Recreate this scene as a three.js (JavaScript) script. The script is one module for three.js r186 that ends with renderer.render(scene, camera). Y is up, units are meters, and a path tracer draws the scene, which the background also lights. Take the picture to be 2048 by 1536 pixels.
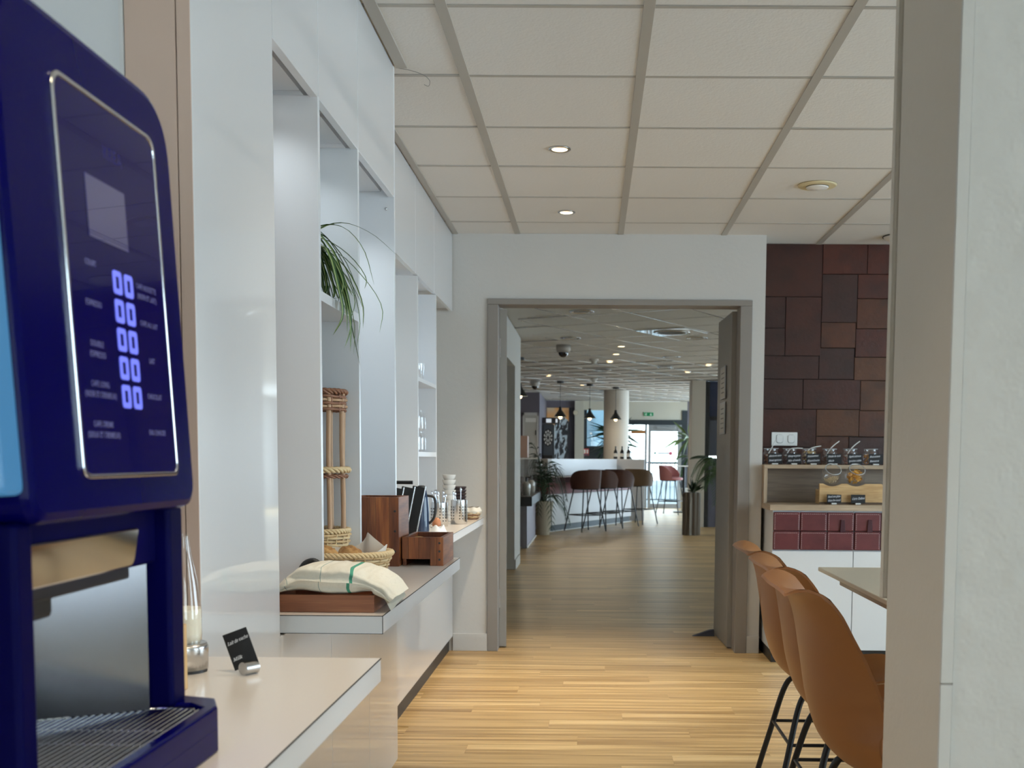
import * as THREE from 'three';
import { RoundedBoxGeometry } from 'three/addons/geometries/RoundedBoxGeometry.js';
import { mergeGeometries } from 'three/addons/utils/BufferGeometryUtils.js';
import { RectAreaLightUniformsLib } from 'three/addons/lights/RectAreaLightUniformsLib.js';

// ---------------------------------------------------------------- camera, sky, exposure, large lights
RectAreaLightUniformsLib.init();
const scene = new THREE.Scene();
const camera = new THREE.PerspectiveCamera(37.565, 2048 / 1536, 0.05, 200);
camera.position.set(0, 1.16, 0);
camera.rotation.set(-0.07840, 0.00726, 0.00757, 'YXZ');
camera.setViewOffset(2048, 1536, -143.77, -324.07, 2048, 1536);      // shifted lens
camera.focus = 3.2; camera.userData.fStop = 8;
const renderer = new THREE.WebGLRenderer({ antialias: true });
renderer.toneMapping = THREE.LinearToneMapping;
renderer.toneMappingExposure = 0.92;
renderer.shadowMap.enabled = true;
const SKY = new THREE.Color().setRGB(0.80, 0.93, 1.0);
scene.background = SKY.clone();
const DAY = new THREE.Color().setRGB(0.60, 0.80, 1.0), WARM = new THREE.Color().setRGB(1.0, 0.85, 0.64), COOL = new THREE.Color().setRGB(0.86, 0.95, 1.0);
// strengths: windows (side wall by the partition, side wall by the table, behind the viewer, along the hall, hall end) and lamps
const POWER = { windowPartition: 2.6, windowTable: 5.6, windowBack: 0.25, hallNear: 0.05, hallMiddle: 0.2, hallFar: 8, hallEnd: 6, sky: 6, spotsBack: 2.2, spotsNear: 5, spotsFar: 13, spotsDining: 2.4, niches: 0.85, hallSpots: 0.9, pendants: 0.9, machine: 5 };
scene.backgroundIntensity = POWER.sky;
// daylight entering through the windows, one soft source just inside each opening: [x, y, z, looks at dx, dz, width, height, strength]
const windowLights = [
  [4.94, 1.35, -0.8, -1, 0, 2.6, 1.9, POWER.windowPartition],
  [4.94, 1.35, -4.0, -1, 0, 2.6, 1.9, POWER.windowTable],
  [1.6, 1.35, 3.44, 0, -1, 3.4, 1.9, POWER.windowBack],
  [5.94, 1.25, -11.5, -1, 0, 3.6, 2.0, POWER.hallNear],
  [5.94, 1.25, -17.0, -1, 0, 3.6, 2.0, POWER.hallMiddle],
  [5.94, 1.25, -22.5, -1, 0, 3.6, 2.0, POWER.hallFar],
  [4.1, 1.2, -26.05, 0, 1, 3.0, 2.1, POWER.hallEnd],
];
for (const [x, y, z, dx, dz, w, h, i] of windowLights) {
  const l = new THREE.RectAreaLight(DAY, i, w, h);
  l.name = 'window_daylight'; l.position.set(x, y, z); l.lookAt(x + dx, y, z + dz); scene.add(l);
}

// ---------------------------------------------------------------- helpers
let seed = 7;
const rnd = () => { seed = (seed + 0x6d2b79f5) | 0; let t = Math.imul(seed ^ (seed >>> 15), 1 | seed); t = (t + Math.imul(t ^ (t >>> 7), 61 | t)) ^ t; return ((t ^ (t >>> 14)) >>> 0) / 4294967296; };
const rr = (a, b) => a + (b - a) * rnd();
const V = (x, y, z) => new THREE.Vector3(x, y, z);
const lin = (r, g, b) => new THREE.Color().setRGB(r, g, b);
const mat = (c, r = 0.6, o = {}) => new THREE.MeshPhysicalMaterial({ color: Array.isArray(c) ? lin(...c) : c, roughness: r, ...o });
const used = {};
const numbered = (n) => { const k = used[n] = (used[n] ?? -1) + 1; return k ? `${n}_${String(k).padStart(3, '0')}` : n; };
const shadow = (m) => { m.castShadow = m.receiveShadow = true; return m; };
function thing(name, label, category, [x, y, z] = [0, 0, 0], group) {
  const o = new THREE.Group(); o.name = numbered(name); o.position.set(x, y, z); o.userData = { label, category };
  if (group) o.userData.group = group;
  scene.add(o); return o;
}
function struct(name, pos = [0, 0, 0], label) {
  const o = new THREE.Group(); o.name = name; o.position.set(...pos); o.userData = { kind: 'structure' };
  if (label) o.userData.label = label;
  scene.add(o); return o;
}
// a part; its geometry is given in world axes and moved into the frame of its thing
function part(parent, name, geo, m, label) {
  if (Array.isArray(geo)) geo = join(geo);
  parent.updateWorldMatrix(true, false);
  const g = geo.clone().applyMatrix4(parent.matrixWorld.clone().invert());
  const o = shadow(new THREE.Mesh(g, m)); o.name = name;
  if (label) o.userData.label = label;
  parent.add(o); return o;
}
function single(name, label, category, pos, geo, m, group) {      // a thing that is one mesh
  if (Array.isArray(geo)) geo = join(geo);
  const o = shadow(new THREE.Mesh(geo.clone().translate(-pos[0], -pos[1], -pos[2]), m));
  o.name = numbered(name); o.position.set(...pos); o.userData = { label, category };
  if (group) o.userData.group = group;
  scene.add(o); return o;
}
function copy(o, pos, turn, label) {
  const c = o.clone(); c.name = numbered(o.name.replace(/_\d{3}$/, '')); c.userData = { ...o.userData };
  if (label) c.userData.label = label;
  c.position.set(...pos); if (turn !== undefined) c.rotation.y = turn;
  scene.add(c); return c;
}
function join(list) {
  return mergeGeometries(list.map((g) => {
    g = g.index ? g.toNonIndexed() : g.clone();
    for (const k of Object.keys(g.attributes)) if (!['position', 'normal', 'uv'].includes(k)) g.deleteAttribute(k);
    if (!g.attributes.uv) g.setAttribute('uv', new THREE.BufferAttribute(new Float32Array(g.attributes.position.count * 2), 2));
    return g;
  }));
}
// uv in metres from the way a face points
function metreUV(g, turn = false, du = 0, dv = 0) {
  const p = g.attributes.position, n = g.attributes.normal, uv = new Float32Array(p.count * 2);
  for (let i = 0; i < p.count; i++) {
    const ax = Math.abs(n.getX(i)), ay = Math.abs(n.getY(i)), az = Math.abs(n.getZ(i));
    let u, v;
    if (ay >= ax && ay >= az) { u = p.getX(i); v = p.getZ(i); } else if (ax >= az) { u = p.getZ(i); v = p.getY(i); } else { u = p.getX(i); v = p.getY(i); }
    uv[2 * i] = (turn ? v : u) + du; uv[2 * i + 1] = (turn ? u : v) + dv;
  }
  g.setAttribute('uv', new THREE.BufferAttribute(uv, 2)); return g;
}
function bx(x0, x1, y0, y1, z0, z1, r = 0, turn = false, du = 0, dv = 0) {      // a box between two corners, edges rounded by r
  const [w, h, d] = [Math.abs(x1 - x0), Math.abs(y1 - y0), Math.abs(z1 - z0)];
  const g = r > 0 ? new RoundedBoxGeometry(w, h, d, 1, Math.min(r, w / 2.01, h / 2.01, d / 2.01)) : new THREE.BoxGeometry(w, h, d);
  g.translate((x0 + x1) / 2, (y0 + y1) / 2, (z0 + z1) / 2);
  return metreUV(g.index ? g.toNonIndexed() : g, turn, du, dv);
}
const cyl = (x, y0, y1, z, r0, r1 = r0, seg = 24) => new THREE.CylinderGeometry(r1, r0, y1 - y0, seg).translate(x, (y0 + y1) / 2, z);
const lathe = (pts, x, y, z, seg = 28) => new THREE.LatheGeometry(pts.map(([r, h]) => new THREE.Vector2(r, h)), seg).translate(x, y, z);
function rod(a, b, r, r2 = r, seg = 8) {
  const d = b.clone().sub(a), g = new THREE.CylinderGeometry(r2, r, d.length(), seg);
  g.applyQuaternion(new THREE.Quaternion().setFromUnitVectors(V(0, 1, 0), d.clone().normalize()));
  return g.translate((a.x + b.x) / 2, (a.y + b.y) / 2, (a.z + b.z) / 2);
}
const tube = (pts, r, n = 24, seg = 6, closed = false) => new THREE.TubeGeometry(new THREE.CatmullRomCurve3(pts, closed), n, r, seg, closed);
const sphere = (x, y, z, r, sx = 1, sy = 1, sz = 1, n = 16) => new THREE.SphereGeometry(r, n, Math.ceil(n * 0.7)).scale(sx, sy, sz).translate(x, y, z);
// outline in the plane (u, v), extruded along w and set so that u, v, w follow the axes given
function plate(shape, depth, axes, bevel = 0, seg = 6) {
  const g = new THREE.ExtrudeGeometry(shape, { depth: depth - 2 * bevel, bevelEnabled: bevel > 0, bevelSize: bevel, bevelThickness: bevel, bevelOffset: -bevel, bevelSegments: 2, curveSegments: seg });
  if (bevel) g.translate(0, 0, bevel);
  g.applyMatrix4(new THREE.Matrix4().makeBasis(...axes));
  if (axes[0].clone().cross(axes[1]).dot(axes[2]) < 0) for (const a of Object.values(g.attributes)) {      // a mirrored frame turns the triangles round
    const n = a.itemSize; for (let i = 0; i < a.count; i += 3) for (let k = 0; k < n; k++) { const p = (i + 1) * n + k, q = (i + 2) * n + k, v = a.array[p]; a.array[p] = a.array[q]; a.array[q] = v; }
  }
  return g;
}
function roundRect(x0, x1, y0, y1, r) {
  const [a, b, c, d] = Array.isArray(r) ? r : [r, r, r, r], s = new THREE.Shape();      // corners: x0y0, x1y0, x1y1, x0y1
  s.moveTo(x0 + a, y0); s.lineTo(x1 - b, y0); s.quadraticCurveTo(x1, y0, x1, y0 + b); s.lineTo(x1, y1 - c); s.quadraticCurveTo(x1, y1, x1 - c, y1);
  s.lineTo(x0 + d, y1); s.quadraticCurveTo(x0, y1, x0, y1 - d); s.lineTo(x0, y0 + a); s.quadraticCurveTo(x0, y0, x0 + a, y0); return s;
}
function surface(nu, nv, f) {      // a grid of points f(u, v)
  const pos = [], uv = [], idx = [];
  for (let j = 0; j <= nv; j++) for (let i = 0; i <= nu; i++) { const p = f(i / nu, j / nv); pos.push(p.x, p.y, p.z); uv.push(p.u ?? i / nu, p.v ?? j / nv); }
  for (let j = 0; j < nv; j++) for (let i = 0; i < nu; i++) { const a = j * (nu + 1) + i, b = a + 1, c = a + nu + 1, d = c + 1; idx.push(a, b, d, a, d, c); }
  const g = new THREE.BufferGeometry();
  g.setAttribute('position', new THREE.Float32BufferAttribute(pos, 3)); g.setAttribute('uv', new THREE.Float32BufferAttribute(uv, 2)); g.setIndex(idx); g.computeVertexNormals(); return g;
}

// ---------------------------------------------------------------- textures
const noiseTable = Float32Array.from({ length: 65536 }, () => rnd());
const hash = (x, y) => noiseTable[((y & 255) << 8) | (x & 255)];
function vnoise(x, y, px = 256, py = 256) {
  const xi = Math.floor(x), yi = Math.floor(y), fx = x - xi, fy = y - yi, sx = fx * fx * (3 - 2 * fx), sy = fy * fy * (3 - 2 * fy);
  const m = (a, p) => ((a % p) + p) % p, h = (i, j) => hash(m(xi + i, px), m(yi + j, py));
  return (h(0, 0) * (1 - sx) + h(1, 0) * sx) * (1 - sy) + (h(0, 1) * (1 - sx) + h(1, 1) * sx) * sy;
}
function dataTex(w, h, f, { srgb = false, repeat = [1, 1] } = {}) {
  const d = new Uint8Array(w * h * 4);
  for (let y = 0; y < h; y++) for (let x = 0; x < w; x++) { const c = f(x / w, y / h), i = (y * w + x) * 4; for (let k = 0; k < 3; k++) d[i + k] = Math.max(0, Math.min(255, (Array.isArray(c) ? c[k] : c) * 255)); d[i + 3] = 255; }
  const t = new THREE.DataTexture(d, w, h); t.wrapS = t.wrapT = THREE.RepeatWrapping; t.magFilter = THREE.LinearFilter; t.minFilter = THREE.LinearFilter;
  t.repeat.set(...repeat); if (srgb) t.colorSpace = THREE.SRGBColorSpace; t.needsUpdate = true; return t;
}
function canvasTex(w, h, draw) {
  const c = document.createElement('canvas'); c.width = w; c.height = h; draw(c.getContext('2d'), w, h);
  const t = new THREE.CanvasTexture(c); t.colorSpace = THREE.SRGBColorSpace; return t;
}
const mixc = (a, b, t) => a.map((v, i) => v + (b[i] - v) * t);
// wood: grain runs along u; colours in sRGB 0..1
const wood = (light, dark, streaks, fine, repeat, w = 512, h = 512) => dataTex(w, h, (u, v) => {
  const s = vnoise(u * 3, v * streaks, 3, streaks) * 0.55 + vnoise(u * 6 + 9, v * streaks * 3, 6, streaks * 3) * 0.3 + vnoise(u * 14, v * fine, 14, fine) * 0.25;
  return mixc(dark, light, Math.min(1, Math.max(0, s * 1.15 - 0.08)));
}, { srgb: true, repeat });
const floorTex = wood([0.92, 0.80, 0.59], [0.52, 0.40, 0.24], 22, 120, [1 / 2.2, 1 / 0.62], 1024, 512);
const floorFarTex = dataTex(1024, 1024, (u, v) => {                  // planks too far away to tell apart: rows of 0.145 m over 2.32 m
  const rows = 16, r = Math.floor(v * rows), tone = hash(r * 7, Math.floor(u * 2 + hash(r, 3) * 2) % 2 + 40) * 0.22 - 0.11;
  const s = vnoise(u * 3, v * 84, 3, 84) * 0.55 + vnoise(u * 6 + 9, v * 250, 6, 250) * 0.3 + vnoise(u * 14, v * 250, 14, 250) * 0.25;
  return mixc([0.52, 0.40, 0.24], [0.92, 0.80, 0.59], Math.min(1, Math.max(0, s * 1.15 - 0.08 + tone)));
}, { srgb: true, repeat: [1 / 2.4, 1 / 2.32] });
const acaciaTex = wood([0.66, 0.40, 0.20], [0.36, 0.17, 0.08], 9, 60, [2.2, 6]);
const palewoodTex = wood([0.86, 0.72, 0.52], [0.70, 0.54, 0.34], 8, 50, [2.5, 6]);
const oakTex = wood([0.76, 0.68, 0.58], [0.60, 0.52, 0.43], 12, 80, [1.6, 5]);
const greyoakTex = wood([0.60, 0.53, 0.46], [0.46, 0.40, 0.35], 12, 80, [1.6, 5]);
const trayTex = wood([0.62, 0.40, 0.27], [0.45, 0.26, 0.17], 14, 90, [3, 9]);
const plasterBump = dataTex(256, 256, (u, v) => vnoise(u * 24, v * 24, 24, 24) * 0.5 + vnoise(u * 80, v * 80, 80, 80) * 0.3 + vnoise(u * 7, v * 7, 7, 7) * 0.2, { repeat: [2.5, 2.5] });
const roughBump = dataTex(256, 256, (u, v) => vnoise(u * 9, v * 9, 9, 9) * 0.5 + vnoise(u * 22, v * 22, 22, 22) * 0.35 + vnoise(u * 90, v * 90, 90, 90) * 0.12, { repeat: [2.2, 2.2] });
const tileBump = dataTex(256, 256, (u, v) => vnoise(u * 128, v * 128, 128, 128) * 0.6 + vnoise(u * 50, v * 50, 50, 50) * 0.4, { repeat: [1.7, 1.7] });
const leatherTex = (base, hi) => dataTex(256, 256, (u, v) => mixc(base, hi, Math.min(1, vnoise(u * 5, v * 5, 5, 5) * 0.6 + vnoise(u * 17, v * 17, 17, 17) * 0.3 + vnoise(u * 60, v * 60, 60, 60) * 0.15)), { srgb: true, repeat: [2.4, 2.4] });
const fabricBump = dataTex(128, 128, (u, v) => 0.5 + 0.25 * Math.sin(u * Math.PI * 2 * 32) + 0.25 * Math.sin(v * Math.PI * 2 * 32), { repeat: [14, 14] });
const brushedTex = dataTex(128, 512, (u, v) => 0.35 + 0.3 * vnoise(u * 4, v * 200, 4, 200), { repeat: [4, 4] });

// ---------------------------------------------------------------- materials
const M = {
  wall: mat([0.53, 0.515, 0.49], 0.75, { bumpMap: plasterBump, bumpScale: 0.0006 }),
  wallRough: mat([0.53, 0.515, 0.49], 0.8, { bumpMap: roughBump, bumpScale: 0.004 }),
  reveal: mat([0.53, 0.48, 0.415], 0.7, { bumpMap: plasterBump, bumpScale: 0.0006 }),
  trimGrey: mat([0.24, 0.215, 0.195], 0.45),
  doorGrey: mat([0.26, 0.245, 0.225], 0.45),
  tile: mat([0.66, 0.645, 0.62], 0.9, { bumpMap: tileBump, bumpScale: 0.0008 }),
  grid: mat([0.40, 0.38, 0.345], 0.5),
  hallGrid: mat([0.66, 0.645, 0.62], 0.18, { metalness: 0.5 }),
  plum: mat([0.16, 0.145, 0.18], 0.7),
  cream: mat([0.62, 0.60, 0.52], 0.7),
  column: mat([0.50, 0.45, 0.39], 0.6),
  gloss: mat([0.70, 0.715, 0.74], 0.35, { clearcoat: 1, clearcoatRoughness: 0.03 }),
  satin: mat([0.70, 0.715, 0.74], 0.3, { clearcoat: 0.35, clearcoatRoughness: 0.25 }),
  counter: mat([0.72, 0.655, 0.59], 0.32, { clearcoat: 0.4, clearcoatRoughness: 0.15 }),
  edging: mat([0.68, 0.68, 0.69], 0.35),
  blackLine: mat([0.02, 0.018, 0.016], 0.6),
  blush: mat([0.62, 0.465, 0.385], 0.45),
  black: mat([0.012, 0.012, 0.013], 0.45),
  blackMetal: mat([0.015, 0.015, 0.017], 0.4, { metalness: 0.3 }),
  steel: mat([0.62, 0.62, 0.62], 0.24, { metalness: 1 }),
  brushed: mat([0.55, 0.55, 0.55], 0.38, { metalness: 1, roughnessMap: brushedTex }),
  mirrorSteel: mat([0.62, 0.60, 0.58], 0.08, { metalness: 1 }),
  chrome: mat([0.72, 0.74, 0.78], 0.1, { metalness: 1 }),
  navy: mat([0.0004, 0.0004, 0.06], 0.22, { clearcoat: 0.05, clearcoatRoughness: 0.03, specularIntensity: 0.10 }),
  navyMatte: mat([0.0004, 0.0004, 0.04], 0.5, { specularIntensity: 0.12 }),
  navyGlass: mat([0.003, 0.003, 0.06], 0.08, { clearcoat: 1, clearcoatRoughness: 0.02 }),
  acacia: mat([1, 1, 1], 0.45, { map: acaciaTex }),
  palewood: mat([1, 1, 1], 0.5, { map: palewoodTex }),
  oak: mat([1, 1, 1], 0.5, { map: oakTex }),
  greyoak: mat([1, 1, 1], 0.5, { map: greyoakTex }),
  traywood: mat([1, 1, 1], 0.5, { map: trayTex }),
  wicker: mat([0.62, 0.43, 0.22], 0.6), wickerPale: mat([0.74, 0.56, 0.32], 0.6), wickerDark: mat([0.27, 0.12, 0.065], 0.55),
  cane: mat([0.50, 0.31, 0.18], 0.5),
  caramel: mat([0.40, 0.175, 0.058], 0.42),
  mocha: mat([0.075, 0.026, 0.016], 0.6), tan: mat([0.16, 0.095, 0.05], 0.6), rose: mat([0.33, 0.12, 0.12], 0.5),
  burgundy: mat([0.20, 0.05, 0.06], 0.5),
  cloth: mat([0.76, 0.73, 0.66], 0.9, { bumpMap: fabricBump, bumpScale: 0.0004 }),
  paper: mat([0.80, 0.74, 0.66], 0.8, { side: THREE.DoubleSide }),
  white: mat([0.80, 0.80, 0.78], 0.35),
  porcelain: mat([0.82, 0.82, 0.80], 0.12, { clearcoat: 0.5 }),
  glass: mat([1, 1, 1], 0.02, { transmission: 1, thickness: 0, ior: 1.75, side: THREE.DoubleSide }),
  glassRim: mat([0.80, 0.83, 0.84], 0.06, { transmission: 0.65, thickness: 0, ior: 1.9 }),
  pane: mat([0.97, 1, 1], 0.0, { transmission: 1, thickness: 0, ior: 1.45 }),
  alu: mat([0.42, 0.44, 0.47], 0.4, { metalness: 0.6 }),
  darkFrame: mat([0.025, 0.035, 0.045], 0.5),
  screed: mat([0.40, 0.40, 0.40], 0.8),
};
const lamp = (c, k) => mat([0.9, 0.9, 0.9], 0.5, { emissive: lin(...c), emissiveIntensity: k });
M.bulbWarm = lamp([1, 0.82, 0.5], 14); M.bulbCool = lamp([0.9, 0.96, 1], 5); M.bulbHall = lamp([1, 0.75, 0.4], 8);

// ================================================================ THE SETTING
const CEIL = 2.456, ZD = -6.69, ZT = -6.96;
// floor: planks 0.145 m wide laid across the aisle, one by one as far as the boards can be told apart
{
  const f = struct('floor');
  part(f, 'subfloor', bx(-4.3, 6.3, -0.2, -0.012, 3.7, -26.4), M.screed);
  const tones = [[1, 1, 1], [0.93, 0.91, 0.88], [1.04, 1.03, 1.0], [0.88, 0.85, 0.80], [0.98, 0.95, 0.9]].map((c) => mat(c, 0.40, { map: floorTex, clearcoat: 0.12, clearcoatRoughness: 0.3 }));
  const W = 0.145, geos = [];
  for (let k = 0; k < 8; k++) geos.push(bx(-0.6, 0.6, -0.012, 0, -W / 2 + 0.0006, W / 2 - 0.0006, 0.0009, false, k * 0.37, k * 0.151));
  const plankAt = (x, z, k) => { const p = shadow(new THREE.Mesh(geos[k % 8], tones[Math.floor(rnd() * 5)])); p.name = 'plank'; p.position.set(x, 0, z); f.add(p); };
  let row = 0;
  for (let z = -2.6; z > -9.2; z -= W, row++) {
    const off = (row * 0.437 + hash(row, 5) * 0.3) % 1.2;
    const [lo, hi] = z > -6.75 ? [-0.95, 3.2] : [-0.95, 1.0];
    for (let x = lo + off - 1.2 + 0.6; x < hi + 0.6; x += 1.2) if (x + 0.6 > lo && x - 0.6 < hi && x - 0.6 > -1.9) plankAt(x, z - W / 2, Math.floor(rnd() * 8));
  }
  const zEnd = -2.6 - row * W;
  const far = mat([1, 1, 1], 0.40, { map: floorFarTex, clearcoat: 0.12, clearcoatRoughness: 0.3 });
  part(f, 'flooring', [bx(-4.3, 6.3, -0.012, -0.0006, zEnd, -26.4), bx(-4.3, 6.3, -0.012, -0.0006, 3.7, -2.6), bx(3.9, 6.3, -0.012, -0.0006, -2.6, zEnd), bx(-4.3, -2.2, -0.012, -0.0006, -2.6, zEnd), bx(-2.2, 3.9, -0.0125, -0.004, -2.6, zEnd)], far);
}
// ceiling of the breakfast room: lay-in tiles on a T grid
{
  const c = struct('ceiling');
  const X0 = -0.4477, Z0 = -3.3639;
  part(c, 'ceiling_slab', bx(-1.4, 5.2, CEIL + 0.012, CEIL + 0.25, 3.7, ZT - 0.1), M.tile);
  const xs = [], zs = [];
  for (let i = -2; i <= 8; i++) xs.push(X0 + 0.6 * i);
  for (let j = -5; j <= 6; j++) zs.push(Z0 - 0.6 * j);
  const tileGeo = bx(-0.285, 0.285, 0, 0.012, -0.2925, 0.2925, 0.0015);
  for (let i = 0; i < xs.length - 1; i++) for (let j = 0; j < zs.length - 1; j++) {
    const zc = zs[j] - 0.3, xc = xs[i] + 0.3;
    if (zc < -7.1 || (xc < -0.5 && zc > -3.5 && zc < 1.2 && false)) continue;
    const t = shadow(new THREE.Mesh(tileGeo, M.tile)); t.name = 'ceiling_tile'; t.position.set(xc, CEIL + rr(-0.0012, 0.0012), zc); t.rotation.set(rr(-0.002, 0.002), 0, rr(-0.002, 0.002)); c.add(t);
  }
  for (const x of xs) part(c, 'grid_bar', bx(x - 0.017, x + 0.017, CEIL - 0.004, CEIL + 0.02, 0, ZT, 0.001), M.grid);
  for (const z of zs) if (z > ZT) part(c, 'cross_bar', bx(-1.3, 5.0, CEIL - 0.0025, CEIL + 0.02, z - 0.0085, z + 0.0085), M.grid);
  part(c, 'edge_angle', bx(-0.668, -0.63, CEIL - 0.006, CEIL + 0.01, 0, -3.88, 0.001), M.grid);
  part(c, 'edge_angle', bx(-0.824, -0.795, CEIL - 0.006, CEIL + 0.01, -3.88, ZD, 0.001), M.grid);
}
// hall ceiling: the grid runs at 29.5 degrees to the corridor
{
  const c = struct('ceiling_001');
  part(c, 'ceiling_slab', bx(-4.3, 6.3, CEIL + 0.011, CEIL + 0.3, ZD - 0.21, -26.4), M.tile);
  const a = -29.5 * Math.PI / 180, o = V(0.306, 0, -10.251);
  // forward axis of the grid leans to the side of the dining room
  const F = [Math.sin(-a), -Math.cos(-a)], S = [Math.cos(-a), Math.sin(-a)];
  const P = (p, q) => [o.x + S[0] * p + F[0] * q, o.z + S[1] * p + F[1] * q];
  const tileGeo = bx(-0.288, 0.288, 0, 0.012, -0.288, 0.288, 0.0015);
  const inside = (x, z, m = 0) => z < ZD - 0.25 - m && z > -26.1 + m && x < 5.85 - m && x > (z > -13 ? -0.75 : z > -22.8 ? -3.9 : -1.0) + m;
  for (let i = -9; i < 12; i++) for (let j = -6; j < 16; j++) {
    const [x, z] = P((i + 0.5) * 0.6, (j + 0.5) * 0.6);
    if (!inside(x, z, 0.14) || z < -15.2 || x > 2.4 || x < -2) continue;
    const t = shadow(new THREE.Mesh(tileGeo, M.tile)); t.name = 'ceiling_tile'; t.position.set(x, CEIL, z); t.rotation.y = a; c.add(t);
  }
  const bar = (p0, q0, p1, q1) => {      // clipped to the hall
    let n = 60, s = -1, e = -1;
    for (let k = 0; k <= n; k++) { const t = k / n, [x, z] = P(p0 + (p1 - p0) * t, q0 + (q1 - q0) * t); if (inside(x, z, 0.02)) { if (s < 0) s = t; e = t; } else if (s >= 0 && k > 0) break; }
    if (s < 0 || e - s < 0.02) return;
    const [x0, z0] = P(p0 + (p1 - p0) * s, q0 + (q1 - q0) * s), [x1, z1] = P(p0 + (p1 - p0) * e, q0 + (q1 - q0) * e), L = Math.hypot(x1 - x0, z1 - z0);
    const g = new THREE.BoxGeometry(0.015, 0.02, L).rotateY(Math.atan2(x1 - x0, z1 - z0)).translate((x0 + x1) / 2, CEIL + 0.0085, (z0 + z1) / 2);
    part(c, 'grid_bar', g, M.hallGrid);
  };
  for (let i = -24; i <= 24; i++) bar(i * 0.6, -16, i * 0.6, 26);
  for (let j = -12; j <= 40; j++) bar(-16, j * 0.6, 16, j * 0.6);
}
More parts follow.
